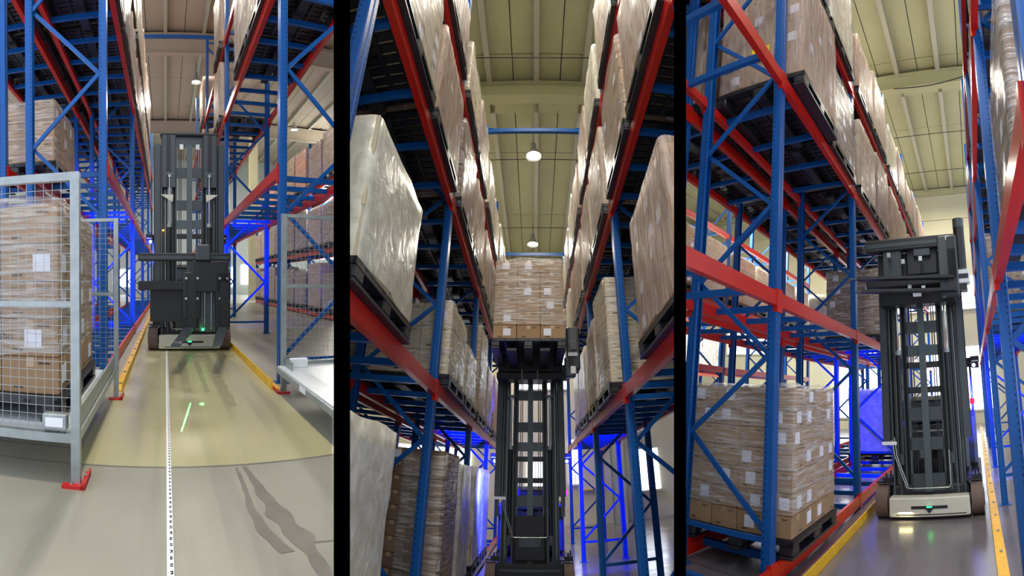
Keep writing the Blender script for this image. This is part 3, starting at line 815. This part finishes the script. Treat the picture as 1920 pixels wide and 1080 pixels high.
# right stand with white deck
st = thing(A, 'caged_stand', 'empty low stand with white deck and mesh screen at right', 'pallet stand', (1.12, 2.45, 0))
part('corner_post', lambda b: b.box(-.025, .025, -.025, .025, 0, 1.80, g), st, (.06, 1.86, 0))
part('corner_post', lambda b: b.box(-.025, .025, -.025, .025, 0, .26, g), st, (.0, 0, 0))
part('deck_sheet', lambda b: b.box(0, 1.5, 0, 1.85, .262, .272, 'white_panel'), st)
part('frame_rail', lambda b: b.box(-.02, .02, 0, 1.85, .21, .262, g), st, (.0, 0, 0))
part('rating_plate', lambda b: b.box(-.024, -.02, .9, 1.05, .215, .255, 'pure_white'), st)
part('corner_guide', lambda b: (b.box(0, .01, -.25, 0, 0, .08, g), b.box(0, .12, -.02, 0, 0, .08, g)), st, (.06, 1.8, .27))
part('sensor_box', lambda b: b.bbox(0, .18, 0, .06, 0, .09, 'pure_white', .006), st, (.09, 1.70, .272))
for z_, h_ in ((1.765, .035), (1.06, .03), (.272, .04)):
    part('frame_rail', lambda b: b.box(.025, 1.4, -.018, .018, 0, h_, g), st, (.06, 1.86, z_))
part('mesh_screen', lambda b: mesh_panel(b, .03, 1.4, .3, 1.77, .05), st, (.06, 1.86, 0), key='ms3')
bracket(A, 1.15, 4.27, -1, 'red bracket at the far leg of the right stand')

def head1(t):
    G, D = 'truck_grey', 'truck_dark'
    for sx in (-1, 1):
        part('mast_cheek', lambda b: (b.box(-.11, .11, -.03, -.01, 2.62, 3.47, D), b.box(-.10, -.04, -.04, -.03, 2.62, 3.45, G), b.box(.03, .10, -.04, -.03, 2.62, 3.45, G)), t, (sx * .33, 0, 0), key='cheek')
        part('rod_plate', lambda b: b.add([(-.10, -.06, 2.50), (.10, -.06, 2.50), (sx * -.09, -.06, 2.38), (-.10, -.045, 2.50), (.10, -.045, 2.50), (sx * -.09, -.045, 2.38)], [(0, 2, 1), (3, 4, 5), (0, 1, 4, 3), (1, 2, 5, 4), (2, 0, 3, 5)], 'off_white'), t, (sx * .36, 0, 0))
        part('roller', lambda b: b.box(-.03, .03, -.05, -.03, 3.22, 3.30, 'bright_steel'), t, (sx * .13, 0, 0), key='lbulb')
    part('mast_crown', lambda b: b.bbox(-.47, .47, -.03, .16, 3.44, 3.50, D, .02), t)
    part('traverse_rail', lambda b: (b.bbox(-.80, .60, -.50, -.40, 1.42, 1.54, D, .012), b.box(-.78, .58, -.505, -.5, 1.45, 1.50, G)), t)
    part('traverse_rail', lambda b: b.bbox(-.80, -.1, -.50, -.38, .98, 1.12, D, .012), t)
    def car(b):
        b.bbox(-.12, .14, -.60, -.45, .55, 1.25, D, .015); b.bbox(.0, .56, -.62, -.48, .95, 1.42, D, .015); b.bbox(.36, .58, -.62, -.45, .42, 1.25, D, .015)
        b.bbox(.12, .38, -.52, -.42, .35, .98, G, .01); b.box(-.62, -.1, -.4, -.32, .5, 1.1, D)
        b.bbox(.06, .28, -.66, -.55, 1.42, 1.66, G, .02)
        for x in (-.08, .09, .42, .53):
            for z in (.86, 1.16): b.cyl((x, -.625, z), (x, -.60, z), .018, 'bright_steel', 8)
    hd = part('turret_head', car, t)
    part('guide_rod', lambda b: b.cyl((.20, -.57, .4), (.20, -.57, 1.05), .008, 'chrome', 8), hd)
    part('guide_rod', lambda b: b.cyl((.30, -.57, .4), (.30, -.57, 1.05), .008, 'chrome', 8), hd)
    part('status_light', lambda b: b.cyl((.17, -.60, .40), (.17, -.62, .40), .018, 'green_led', 10), hd)
    for bx in (.0, .49):
        def fork(b, bx=bx):
            b.box(bx - .065, bx + .065, -.66, -.61, .40, 1.1, D)
            x0, y0, x1, y1 = bx - .03, -.62, bx - .27, -2.0
            nx, ny = (y1 - y0), -(x1 - x0); l = math.hypot(nx, ny); nx, ny = nx / l * .06, ny / l * .06
            nx *= 1.15; ny *= 1.15
            vs = [(x0 - nx, y0 - ny, .44), (x0 + nx, y0 + ny, .44), (x1 + nx * .8, y1 + ny * .8, .37), (x1 - nx * .8, y1 - ny * .8, .37)]
            vs += [(v[0], v[1], v[2] - (.05 if i < 2 else .012)) for i, v in enumerate(vs)]
            b.add(vs, [(0, 1, 2, 3), (7, 6, 5, 4), (0, 4, 5, 1), (1, 5, 6, 2), (2, 6, 7, 3), (3, 7, 4, 0)], G)
        part('fork', fork, t)
    part('status_light', lambda b: b.cyl((-.42, -.04, 1.93), (-.42, -.055, 1.93), .014, 'amber_led', 8), t)
truck(A, 0.385, 7.15, 'dark automated turret truck with lowered forks in the left aisle', head1)

# ================================================================== MIDDLE AISLE
A = A2
struct(A, 'floor', lambda b: b.box(-12, 14, -4, 18.6, -.2, 0, 'concrete_gloss'), label='glossy grey floor of the middle aisle')
struct(A, 'wall_back', lambda b: b.box(-12, 14, 18.4, 18.7, -.2, 12, 'wall_cream'), label='cream end wall of the middle aisle')
k0 = 0
for (x0, x1, z0, z1) in ((3.9, 4.85, 1.0, 2.5), (1.35, 1.7, 1.4, 3.0), (-.75, 1.3, 5.0, 6.6), (-.3, .35, .8, 2.4), (-5.8, -2.5, 0.2, 2.6)):
    k0 += 1
    struct(A, 'window_%d' % k0, lambda b: (b.box(x0, x1, 18.33, 18.39, z0, z1, 'window_light'), b.box(x0 - .05, x1 + .05, 18.31, 18.4, z1, z1 + .06, 'off_white'), b.box(x0 - .05, x1 + .05, 18.31, 18.4, z0 - .06, z0, 'off_white'),
             b.box((x0 + x1) / 2 - .015, (x0 + x1) / 2 + .015, 18.3, 18.35, z0, z1, 'off_white')), label='bright window in the cream end wall')
struct(A, 'trim_1', lambda b: (b.box(1.7, 2.5, 18.30, 18.38, 1.2, 2.9, 'wall_cream'), b.box(1.66, 1.7, 18.27, 18.38, 1.16, 2.94, 'yellow_paint'), b.box(2.5, 2.54, 18.27, 18.38, 1.16, 2.94, 'yellow_paint'), b.box(1.66, 2.54, 18.27, 18.38, 2.9, 2.94, 'yellow_paint'), b.box(1.66, 2.54, 18.27, 18.38, 1.16, 1.2, 'yellow_paint')), label='yellow-edged notice board on the end wall')
ceiling(A, -12, 14, -3, 18.6, 10.95, 'ceiling_sheet', [-1.17 - 1.2 * i for i in range(8)][::-1] + [0.02 + 1.2 * i for i in range(11)], [-.57 + .6 * i * 2 for i in range(-8, 11)], [1.6, 8.3, 15.5 + 5], gz=.6)
for yy in (10.9, 14.9):
    thing(A, 'tie_rod', 'thin steel rod spanning under the middle ceiling, %s one' % ('nearer' if yy < 12 else 'farther'), 'rod', (0, yy, 10.6), fn=lambda b: b.cyl((-6, 0, 0), (6, 0, 0), .012, 'dark_cable', 6))
LV2 = [0.10, 2.33, 4.60, 6.45]
fr = [-1.13, 1.70, 4.50, 7.30, 10.15, 13.2]
rack(A, 'blue and red rack left of the middle aisle', -1.01, -1, fr, LV2, bars=4)
rack(A, 'blue and red rack behind the left rack, middle aisle', -2.2, -1, fr[1:], LV2, bars=4)
fr2 = [-1.0, 1.85, 4.65, 7.50, 10.35, 13.3]
rack(A, 'blue and red rack right of the middle aisle', 0.94, 1, fr2, LV2[1:], bars=5)
tie(A, -1.05, 1.0, 7.5, 8.5, 'nearer blue tie beam above the middle aisle')
tie(A, -1.05, 1.0, 13.25, 8.5, 'farther blue tie beam above the middle aisle')
rs = random.Random(11)
sp = [dict(lvl=0, y=2.0, W=1.15, H=1.42, film='film_white', card='cardboard_pale', label='grey-white film-wrapped load at the lower left edge of the middle aisle'),
      dict(lvl=0, y=4.95, W=1.05, H=1.45, L=1.05, film=None, card='cardboard_dark', n=(3, 3, 10), labels=.12, label='tall brown carton stack with handwritten marks behind the blue post'),
      dict(lvl=0, y=6.15, W=1.0, H=1.35, film='film_white', card='cardboard_pale'),
      dict(lvl=0, y=7.6, W=1.15, H=1.35, film='film_white'), dict(lvl=0, y=8.9, W=1.1, H=1.35, film='film_white'),
      dict(lvl=1, y=1.95, W=1.18, H=1.02, L=1.1, film='film_white', card='cardboard_pale', n=(2, 3, 3), labels=.5, label='large white-wrapped load high at the left edge of the middle aisle'),
      dict(lvl=1, y=4.75, W=1.15, H=.85, film='film_clear', card='cardboard_pale', n=(3, 3, 3)), dict(lvl=1, y=6.0, W=1.15, H=.72, film='film_clear', card='cardboard_pale', n=(3, 3, 3)),
      dict(lvl=1, y=7.5, W=1.15, H=1.5, film='film_clear', card='cardboard', n=(2, 3, 5)), dict(lvl=1, y=8.8, W=1.15, H=1.1, film='film_clear', card='cardboard'), dict(lvl=1, y=10.4, W=1.15, H=1.25, film='film_clear', card='cardboard_orange', n=(2, 2, 3))]
sp += auto(fr[1:], 2, 2, rs, 1.0, 1.38) + auto(fr[1:], 3, 2, rs, 1.0, 1.4)
sp += [dict(lvl=2, y=.2, W=1.2, H=1.3), dict(lvl=3, y=.3, W=1.2, H=1.3)]
fill(A, 'left rack', -1.01, -1, sp, LV2)
big = [o for o in A.items if 'handwritten' in o.get('label', '')][0]
# handwritten marks: brush strokes and a circled 3
def scribble(b):
    rr = random.Random(2)
    y = -.506
    strokes = [((-.42, 1.22), (-.36, 1.27)), ((-.40, 1.26), (-.35, 1.20)), ((-.38, 1.18), (-.33, 1.29)), ((-.33, 1.25), (-.28, 1.26)), ((-.31, 1.29), (-.30, 1.19)), ((-.30, 1.19), (-.27, 1.23)), ((-.26, 1.27), (-.20, 1.28)), ((-.24, 1.30), (-.25, 1.21)), ((-.25, 1.21), (-.19, 1.20)), ((-.22, 1.24), (-.18, 1.17)), ((-.17, 1.28), (-.13, 1.25)), ((-.16, 1.22), (-.12, 1.29)), ((-.14, 1.30), (-.15, 1.16))]
    for (x0, z0), (x1, z1) in strokes: b.bar((x0, y, z0), (x1, y, z1), .009, .002, 'marker_ink')
    n = 18
    for i in range(n):
        a, c = 2 * PI * i / n, 2 * PI * (i + 1) / n
        b.bar((-.04 + .05 * math.cos(a), y, 1.24 + .055 * math.sin(a)), (-.04 + .05 * math.cos(c), y, 1.24 + .055 * math.sin(c)), .006, .002, 'marker_ink')
part('handwriting', scribble, big)
text_part('handwriting', '3', .09, 'marker_ink', big, (-.04, -.506, 1.21), Matrix.Rotation(PI / 2, 4, 'X'))
part('stretch_film', lambda b: film_fn(.5, 1.06, .0, 1.4, 'film_clear', 3)(b), big, (.29, 0, 0))
fill(A, 'rear left rack', -2.2, -1, [dict(lvl=0, y=4.8, W=1.15, H=1.2), dict(lvl=1, y=4.8, W=1.15, H=1.2, film='film_clear')] + auto([1.70, 4.5, 7.3, 10.15], 2, 2, rs, 1.0, 1.38) + auto([1.70, 4.5, 7.3], 3, 2, rs, 1.0, 1.4), LV2)
sp = [dict(lvl=0, y=2.35, W=1.2, H=1.15, film='film_milky', card='cardboard', n=(3, 3, 4), label='pinkish film-wrapped load at the right edge of the middle aisle'),
      dict(lvl=0, y=5.15, W=1.15, H=1.38, L=1.25, film='film_clear', card='cardboard_pale', n=(3, 2, 5), text='TOCOBO', labels=0.0, label='pale TOCOBO carton stack on the first level of the right rack'),
      dict(lvl=0, y=6.4, W=1.0, H=1.2, film='film_milky', card='cardboard_pale'), dict(lvl=0, y=7.7, W=1.15, H=1.15, film='film_white'), dict(lvl=0, y=9.0, W=1.1, H=1.15, film='film_white')]
sp += auto(fr2[1:], 1, 2, rs, 1.2, 1.4) + auto(fr2[1:], 2, 2, rs, 1.1, 1.4)
sp += [dict(lvl=1, y=.3, W=1.2, H=1.3), dict(lvl=2, y=.3, W=1.2, H=1.3)]
LEVEL_NAME = ['first level', 'second level', 'top level']
fill(A, 'right rack', 0.94, 1, sp, LV2[1:])
lamp(A, -.05, 10.07, 10.0, 10.9, 'nearer glowing lamp above the middle aisle')
lamp(A, -.10, 15.2, 10.0, 10.9, 'farther glowing lamp above the middle aisle')
thing(A, 'column', 'grey steel column by the end wall of the middle aisle', 'column', (3.15, 17.9, 0), fn=lambda b: (b.box(-.2, .2, -.2, -.17, 0, 10.3, 'wall_grey'), b.box(-.2, .2, .17, .2, 0, 10.3, 'wall_grey'), b.box(-.03, .03, -.17, .17, 0, 10.3, 'wall_grey'), b.cyl((-.3, -.1, 0), (-.3, -.1, 10), .04, 'galvanised', 10)))
thing(A, 'cable', 'thin cable strung across the top of the middle aisle', 'cable', (0, 6.6, 9.75), fn=lambda b: b.tube([(-1.3 + .26 * i, 0, -.06 * math.sin(PI * i / 10)) for i in range(11)], .012, 'dark_cable', 6))

def head2(t):
    G, D = 'truck_grey', 'truck_dark'
    part('lift_carriage', lambda b: (b.bbox(-.56, .54, -.44, -.10, 3.05, 3.17, D, .015), b.bbox(-.54, .52, -.42, -.34, 3.17, 3.7, D, .015), b.box(-.2, .2, -.12, .0, 3.05, 3.4, D), b.cyl((-.14, -.45, 3.05), (-.14, -.45, 3.2), .014, 'galvanised', 8), b.cyl((.12, -.45, 3.05), (.12, -.45, 3.2), .014, 'galvanised', 8)), t)
    part('turret_head', lambda b: (b.bbox(.46, .66, -.40, -.2, 3.06, 3.30, D, .01), b.bbox(.60, .82, -.60, -.25, 3.17, 3.9, D, .02), b.box(.66, .76, -.62, -.6, 3.5, 3.85, G), b.bbox(.56, .74, -.6, -.45, 3.05, 3.39, G, .02), b.box(.62, .78, -.62, -.55, 3.39, 3.45, 'galvanised'), b.cyl((.70, -.58, 3.1), (.70, -.58, 3.22), .05, 'pure_white', 12), b.cyl((.68, -.6, 3.65), (.68, -.56, 3.65), .03, 'galvanised', 10)), t)
    for x in (-.26, .22):
        part('fork', lambda b: b.box(-.07, .07, -1.55, -.3, 3.222, 3.26, D), t, (x, 0, 0), key='fork2')
truck(A, -.08, 7.72, 'dark automated turret truck lifting a carton load in the middle aisle', head2, up=.38)
make_pallet(A, -.10, 6.17, 3.262, 1.09, 1.1, 'black plastic pallet on the raised forks, middle aisle')
make_load(A, -.10, 6.23, 3.412, 1.05, 1.04, 1.30, (3, 3, 6), 'film-wrapped brown carton load raised on the forks, middle aisle', film='film_clear', labels=.4, fz0=.23, seed=8)

# ================================================================== RIGHT AISLE
A = A3
struct(A, 'floor', lambda b: b.box(-22, 10, -4, 20, -.2, 0, 'concrete_gloss'), label='glossy grey floor of the right aisle')
struct(A, 'wall_back', lambda b: b.box(-22, 10, 19.7, 20, -.2, 12, 'wall_cream'), label='cream end wall of the right aisle')
struct(A, 'trim_1', lambda b: (b.box(-22, 10, 19.62, 19.72, 9.35, 9.43, 'wall_cream'), b.box(-22, 10, 19.55, 19.72, 10.6, 10.9, 'ceiling_sheet'), b.box(-22, 10, 19.66, 19.72, 4.9, 5.0, 'wall_cream')), label='horizontal rails along the cream end wall')
k0 = 0
for (x0, x1, z0, z1) in ((-.95, 1.2, 5.0, 6.5), (-3.5, -1.2, 5.0, 6.5), (-2.1, .8, 0.6, 3.3), (-6.3, -3.6, 0.5, 3.4), (-12, -8, 3.4, 6)):
    k0 += 1
    struct(A, 'window_%d' % k0, lambda b: (b.box(x0, x1, 19.60, 19.66, z0, z1, 'window_light'), b.box(x0 - .04, x1 + .04, 19.58, 19.67, z1, z1 + .05, 'off_white'), b.box(x0 - .04, x1 + .04, 19.58, 19.67, z0 - .05, z0, 'off_white')), label='bright window in the end wall of the right aisle')
ceiling(A, -22, 10, -3, 20, 10.95, 'ceiling_sheet', [-1.6 - 1.22 * i for i in range(15)][::-1] + [-.38 + 1.22 * i for i in range(8)], [-.99 + 1.22 * i for i in range(-16, 9)], [4.2, 11.5], gz=.6)
for yy in (14.4, 17.2):
    thing(A, 'tie_rod', 'thin steel rod spanning under the right ceiling, %s one' % ('nearer' if yy < 15 else 'farther'), 'rod', (0, yy, 10.6), fn=lambda b: b.cyl((-6, 0, 0), (6, 0, 0), .012, 'dark_cable', 6))
LV3 = [0.10, 2.33, 4.62, 6.50]
LEVEL_NAME = ['floor level', 'first level', 'second level', 'top level']
fr = [0.72, 3.55, 6.30, 9.17, 12.0, 14.87, 17.6]
rack(A, 'blue and red rack left of the right aisle', -1.66, -1, fr, LV3, bars=4, beam_h=.13)
rack(A, 'blue and red rack behind the left rack, right aisle', -2.85, -1, fr[:6], LV3, bars=4)
rs = random.Random(21)
sp = [dict(lvl=0, y=3.72, W=1.2, H=1.24, L=1.12, off=-.10, film='film_clear', card='cardboard', n=(4, 4, 7), labels=.45, fz0=.2, label='large brown labelled carton load on the floor level, right aisle'),
      dict(lvl=0, y=9.3, W=1.2, H=1.25, film='film_white', card='cardboard_dark', label='blue-lit film-wrapped load behind the truck, right aisle'),
      dict(lvl=1, y=7.85, W=1.2, H=1.25, n=(3, 3, 5), rich=True, film='film_clear', card='cardboard_dark', label='grey film-wrapped load beside the mast, right aisle'),
      dict(lvl=2, y=3.72, W=1.17, H=1.42, film='film_milky', card='cardboard', n=(3, 3, 4), off=-.16, label='tall carton load with a yellow sheet on its front, upper left of right aisle')]
sp += auto(fr[1:], 2, 2, rs, 1.15, 1.42, skip=((0, 0),)) + auto(fr[1:], 3, 2, rs, 1.0, 1.4)
sp += [dict(lvl=3, y=2.0, W=1.2, H=1.2)]
fill(A, 'left rack', -1.66, -1, sp, LV3)
yl = [o for o in A.items if 'yellow sheet' in o.get('label', '')][0]
part('yellow_notice', lambda b: b.box(-.11, .11, -.004, 0, 0, .16, 'yellow_paper'), yl, (.02, -.585, .30))
for zz_ in (.40, .34):
    text_part('printed_text', 'xxxx', .05, 'marker_ink', yl, (.02, -.5895, zz_), Matrix.Rotation(PI / 2, 4, 'X'))
for px_, pz_ in ((-.38, .28), (.30, 1.1)):
    part('shipping_label', lambda b: b.box(-.07, .07, -.004, 0, 0, .08, 'label_paper'), yl, (px_, -.585, pz_))
fill(A, 'rear left rack', -2.85, -1, auto([3.55, 6.30, 9.17, 12.0], 2, 2, rs, 1.2, 1.42) + auto([3.55, 6.3, 9.17], 3, 2, rs, 1.2, 1.4) + [dict(lvl=1, y=10.0, W=1.2, H=1.3, film='film_white')], LV3)
# further rack rows seen through the bays
fr4 = [3.4, 6.2, 9.0, 11.8, 14.6]
rack(A, 'red and blue rack in the next row, right aisle', -5.6, -1, fr4, [0.1, 2.0, 3.5, 5.3], bars=4, detail=False)
fill(A, 'next row rack', -5.6, -1, auto(fr4, 2, 2, rs, 1.0, 1.3, films=('film_clear',), cards=('cardboard', 'cardboard_pale')) + auto(fr4[1:], 0, 2, rs, 1.0, 1.3, films=('film_white',)), [0.1, 2.0, 3.5, 5.3])
rack(A, 'orange and blue rack two rows away, right aisle', -9.5, -1, [6, 9, 12, 15], [0.1, 2.1, 4.2], bars=4, detail=False, red='orange_paint', top=6.5)
fill(A, 'orange rack', -9.5, -1, auto([6, 9, 12, 15], 1, 2, rs, 1.0, 1.3, films=('film_white',)), [0.1, 2.1, 4.2])
LEVEL_NAME = ['first level', 'second level', 'top level']
fr5 = [1.2, 3.35, 6.2, 9.0, 11.8, 14.6]
rack(A, 'blue and red rack right of the right aisle', 0.22, 1, fr5, LV3[1:], bars=5)
sp = [dict(lvl=0, y=2.05, W=1.15, H=1.15, film='film_clear', card='cardboard_dark')]
sp += auto(fr5[2:], 0, 2, rs, 1.1, 1.3) + auto(fr5, 1, 2, rs, 1.2, 1.4) + auto(fr5[1:], 2, 2, rs, 1.2, 1.4)
for q in sp: q['off'] = .06
fill(A, 'right rack', 0.22, 1, sp, LV3[1:])
LEVEL_NAME = ['floor level', 'first level', 'second level', 'top level']
# floor-level loads on the right, wrapped in white film, standing on the floor
make_pallet(A, 0.92, 2.12, 0.0, 1.1, 1.1, 'black plastic pallet on the floor at the right edge')
make_load(A, 0.92, 2.15, .15, 1.04, 1.04, 1.1, (2, 2, 4), 'white film-wrapped load on the floor at the right edge', film='film_white', card='cardboard_pale', taper=.28)
guide(A, -1.44, -1, 18, -1, 'yellow floor guide rail on the left of the right aisle')
guide(A, 0.06, 3, 18, 1, 'yellow floor guide rail on the right of the right aisle')
thing(A, 'cable', 'dark cable drooping across the ceiling of the right aisle', 'cable', (0, 11.2, 10.2), fn=lambda b: b.tube([(-1.7 + .23 * i, 0, -.14 * math.sin(PI * i / 10) + .02 * i) for i in range(11)], .015, 'dark_cable', 6))

def head3(t):
    G, D = 'truck_grey', 'truck_dark'
    part('traverse_rail', lambda b: (b.bbox(-.62, .56, -.50, -.36, 3.28, 3.44, D, .012), b.box(-.6, .54, -.505, -.5, 3.33, 3.38, G)), t)
    part('traverse_rail', lambda b: b.bbox(-.62, .40, -.50, -.36, 2.80, 2.93, D, .012), t)
    def car(b):
        b.bbox(.32, .56, -.56, -.40, 2.62, 3.40, G, .015); b.bbox(-.40, -.16, -.46, -.30, 2.9, 3.32, G, .015); b.bbox(-.1, .3, -.42, -.30, 2.95, 3.30, D, .015)
        b.bbox(.0, .22, -.48, -.42, 3.18, 3.30, G, .01)
        b.bbox(-.5, .5, -.30, -.05, 2.60, 3.30, D, .01)
        for x, z in ((-.12, 3.1), (.10, 3.12), (.45, 3.36), (.47, 3.02), (-.05, 2.76), (.12, 2.74), (-.3, 3.2)): b.box(x - .022, x + .022, -.575, -.5, z - .03, z + .03, 'bright_steel')
        b.cyl((-.02, -.5, 2.68), (.08, -.5, 2.68), .03, 'pure_white', 10)
    hd = part('turret_head', car, t)
    for z, l in ((2.86, .66), (2.70, .60)):
        def fork(b, z=z, l=l):
            b.bar((.5, -.60, z - .02), (-l, -.78, z), .11, .035, D, up=(0, 0, 1)); b.bar((-l, -.78, z), (-l - .09, -.80, z), .06, .02, G, up=(0, 0, 1)); b.box(.44, .54, -.62, -.56, z - .04, z + .5, D)
        part('fork', fork, t)
    part('camera_housing', lambda b: (b.cyl((.60, -.45, 2.98), (.60, -.45, 3.52), .07, D, 20), b.cyl((.60, -.45, 3.52), (.60, -.45, 3.64), .072, G, 20), b.bbox(.52, .70, -.5, -.35, 2.78, 2.96, 'white_panel', .01), b.box(.54, .68, -.505, -.5, 2.84, 2.90, D), b.box(.50, .66, -.48, -.3, 2.70, 2.78, D)), t)
truck(A, -.66, 5.85, 'dark automated turret truck with white bumper in the right aisle', head3)

# ------------------------------------------------------------------ trim everything to its own aisle between the partitions
bpy.context.view_layer.update()
def corners(o): return [o.matrix_world @ Vector(c) for c in o.bound_box]
removed = 0
for A in (A1, A2, A3):
    n0 = Vector((math.cos(A.a0), -math.sin(A.a0), 0))     # points to growing azimuth
    n1 = Vector((-math.cos(A.a1), math.sin(A.a1), 0))
    for root in A.items:
        fam = [root] + list(root.children_recursive)
        for o in fam[::-1]:
            if o.type != 'MESH': continue
            cs = corners(o)
            dead = False; cut = []
            for n in (n0, n1):
                ds = [(c - EYE).dot(n) for c in cs]
                if max(ds) <= 0.001: dead = True
                elif min(ds) < -0.001: cut.append(n)
            if all((c - EYE).y < 0.0 for c in cs) and o.name.split('.')[0] not in ('floor', 'ceiling_panel', 'roof_backing'): dead = True
            # far outside the picture above or below: nothing of it shows
            nm = o.name.split('.')[0]
            if not dead and nm in ('carton', 'deck', 'skid', 'block', 'base', 'stretch_film', 'shipping_label', 'brace', 'load_beam', 'support_bar', 'printed_text'):
                sl = [((c - EYE).z) / max(.05, math.hypot(c.x, c.y)) for c in cs]
                if min(sl) > 0.78 or max(sl) < -0.78: dead = True
            if dead:
                if o is root or o.children:
                    for ch in list(o.children_recursive): bpy.data.objects.remove(ch)
                if o is not root: bpy.data.objects.remove(o)
                else: o['dead'] = 1
                continue
            if cut:
                me = o.data.copy(); bm = bmesh.new(); bm.from_mesh(me)
                inv = o.matrix_world.inverted(); nm3 = inv.to_3x3()
                for n in cut:
                    co = inv @ EYE; no = (nm3 @ n).normalized()
                    r_ = bmesh.ops.bisect_plane(bm, geom=bm.verts[:] + bm.edges[:] + bm.faces[:], plane_co=co, plane_no=no, clear_inner=True)
                    ed = [e for e in r_['geom_cut'] if isinstance(e, bmesh.types.BMEdge)]
                    if ed and nm != 'stretch_film':
                        try: bmesh.ops.holes_fill(bm, edges=ed, sides=0)
                        except Exception: pass
                if len(bm.faces) == 0:
                    bm.free()
                    for ch in list(o.children_recursive): bpy.data.objects.remove(ch)
                    if o is not root: bpy.data.objects.remove(o)
                    else: o['dead'] = 1
                    continue
                bm.to_mesh(me); bm.free(); o.data = me
    for root in list(A.items):
        if root.get('dead') or (root.type == 'EMPTY' and not root.children):
            bpy.data.objects.remove(root)
    A.items = []
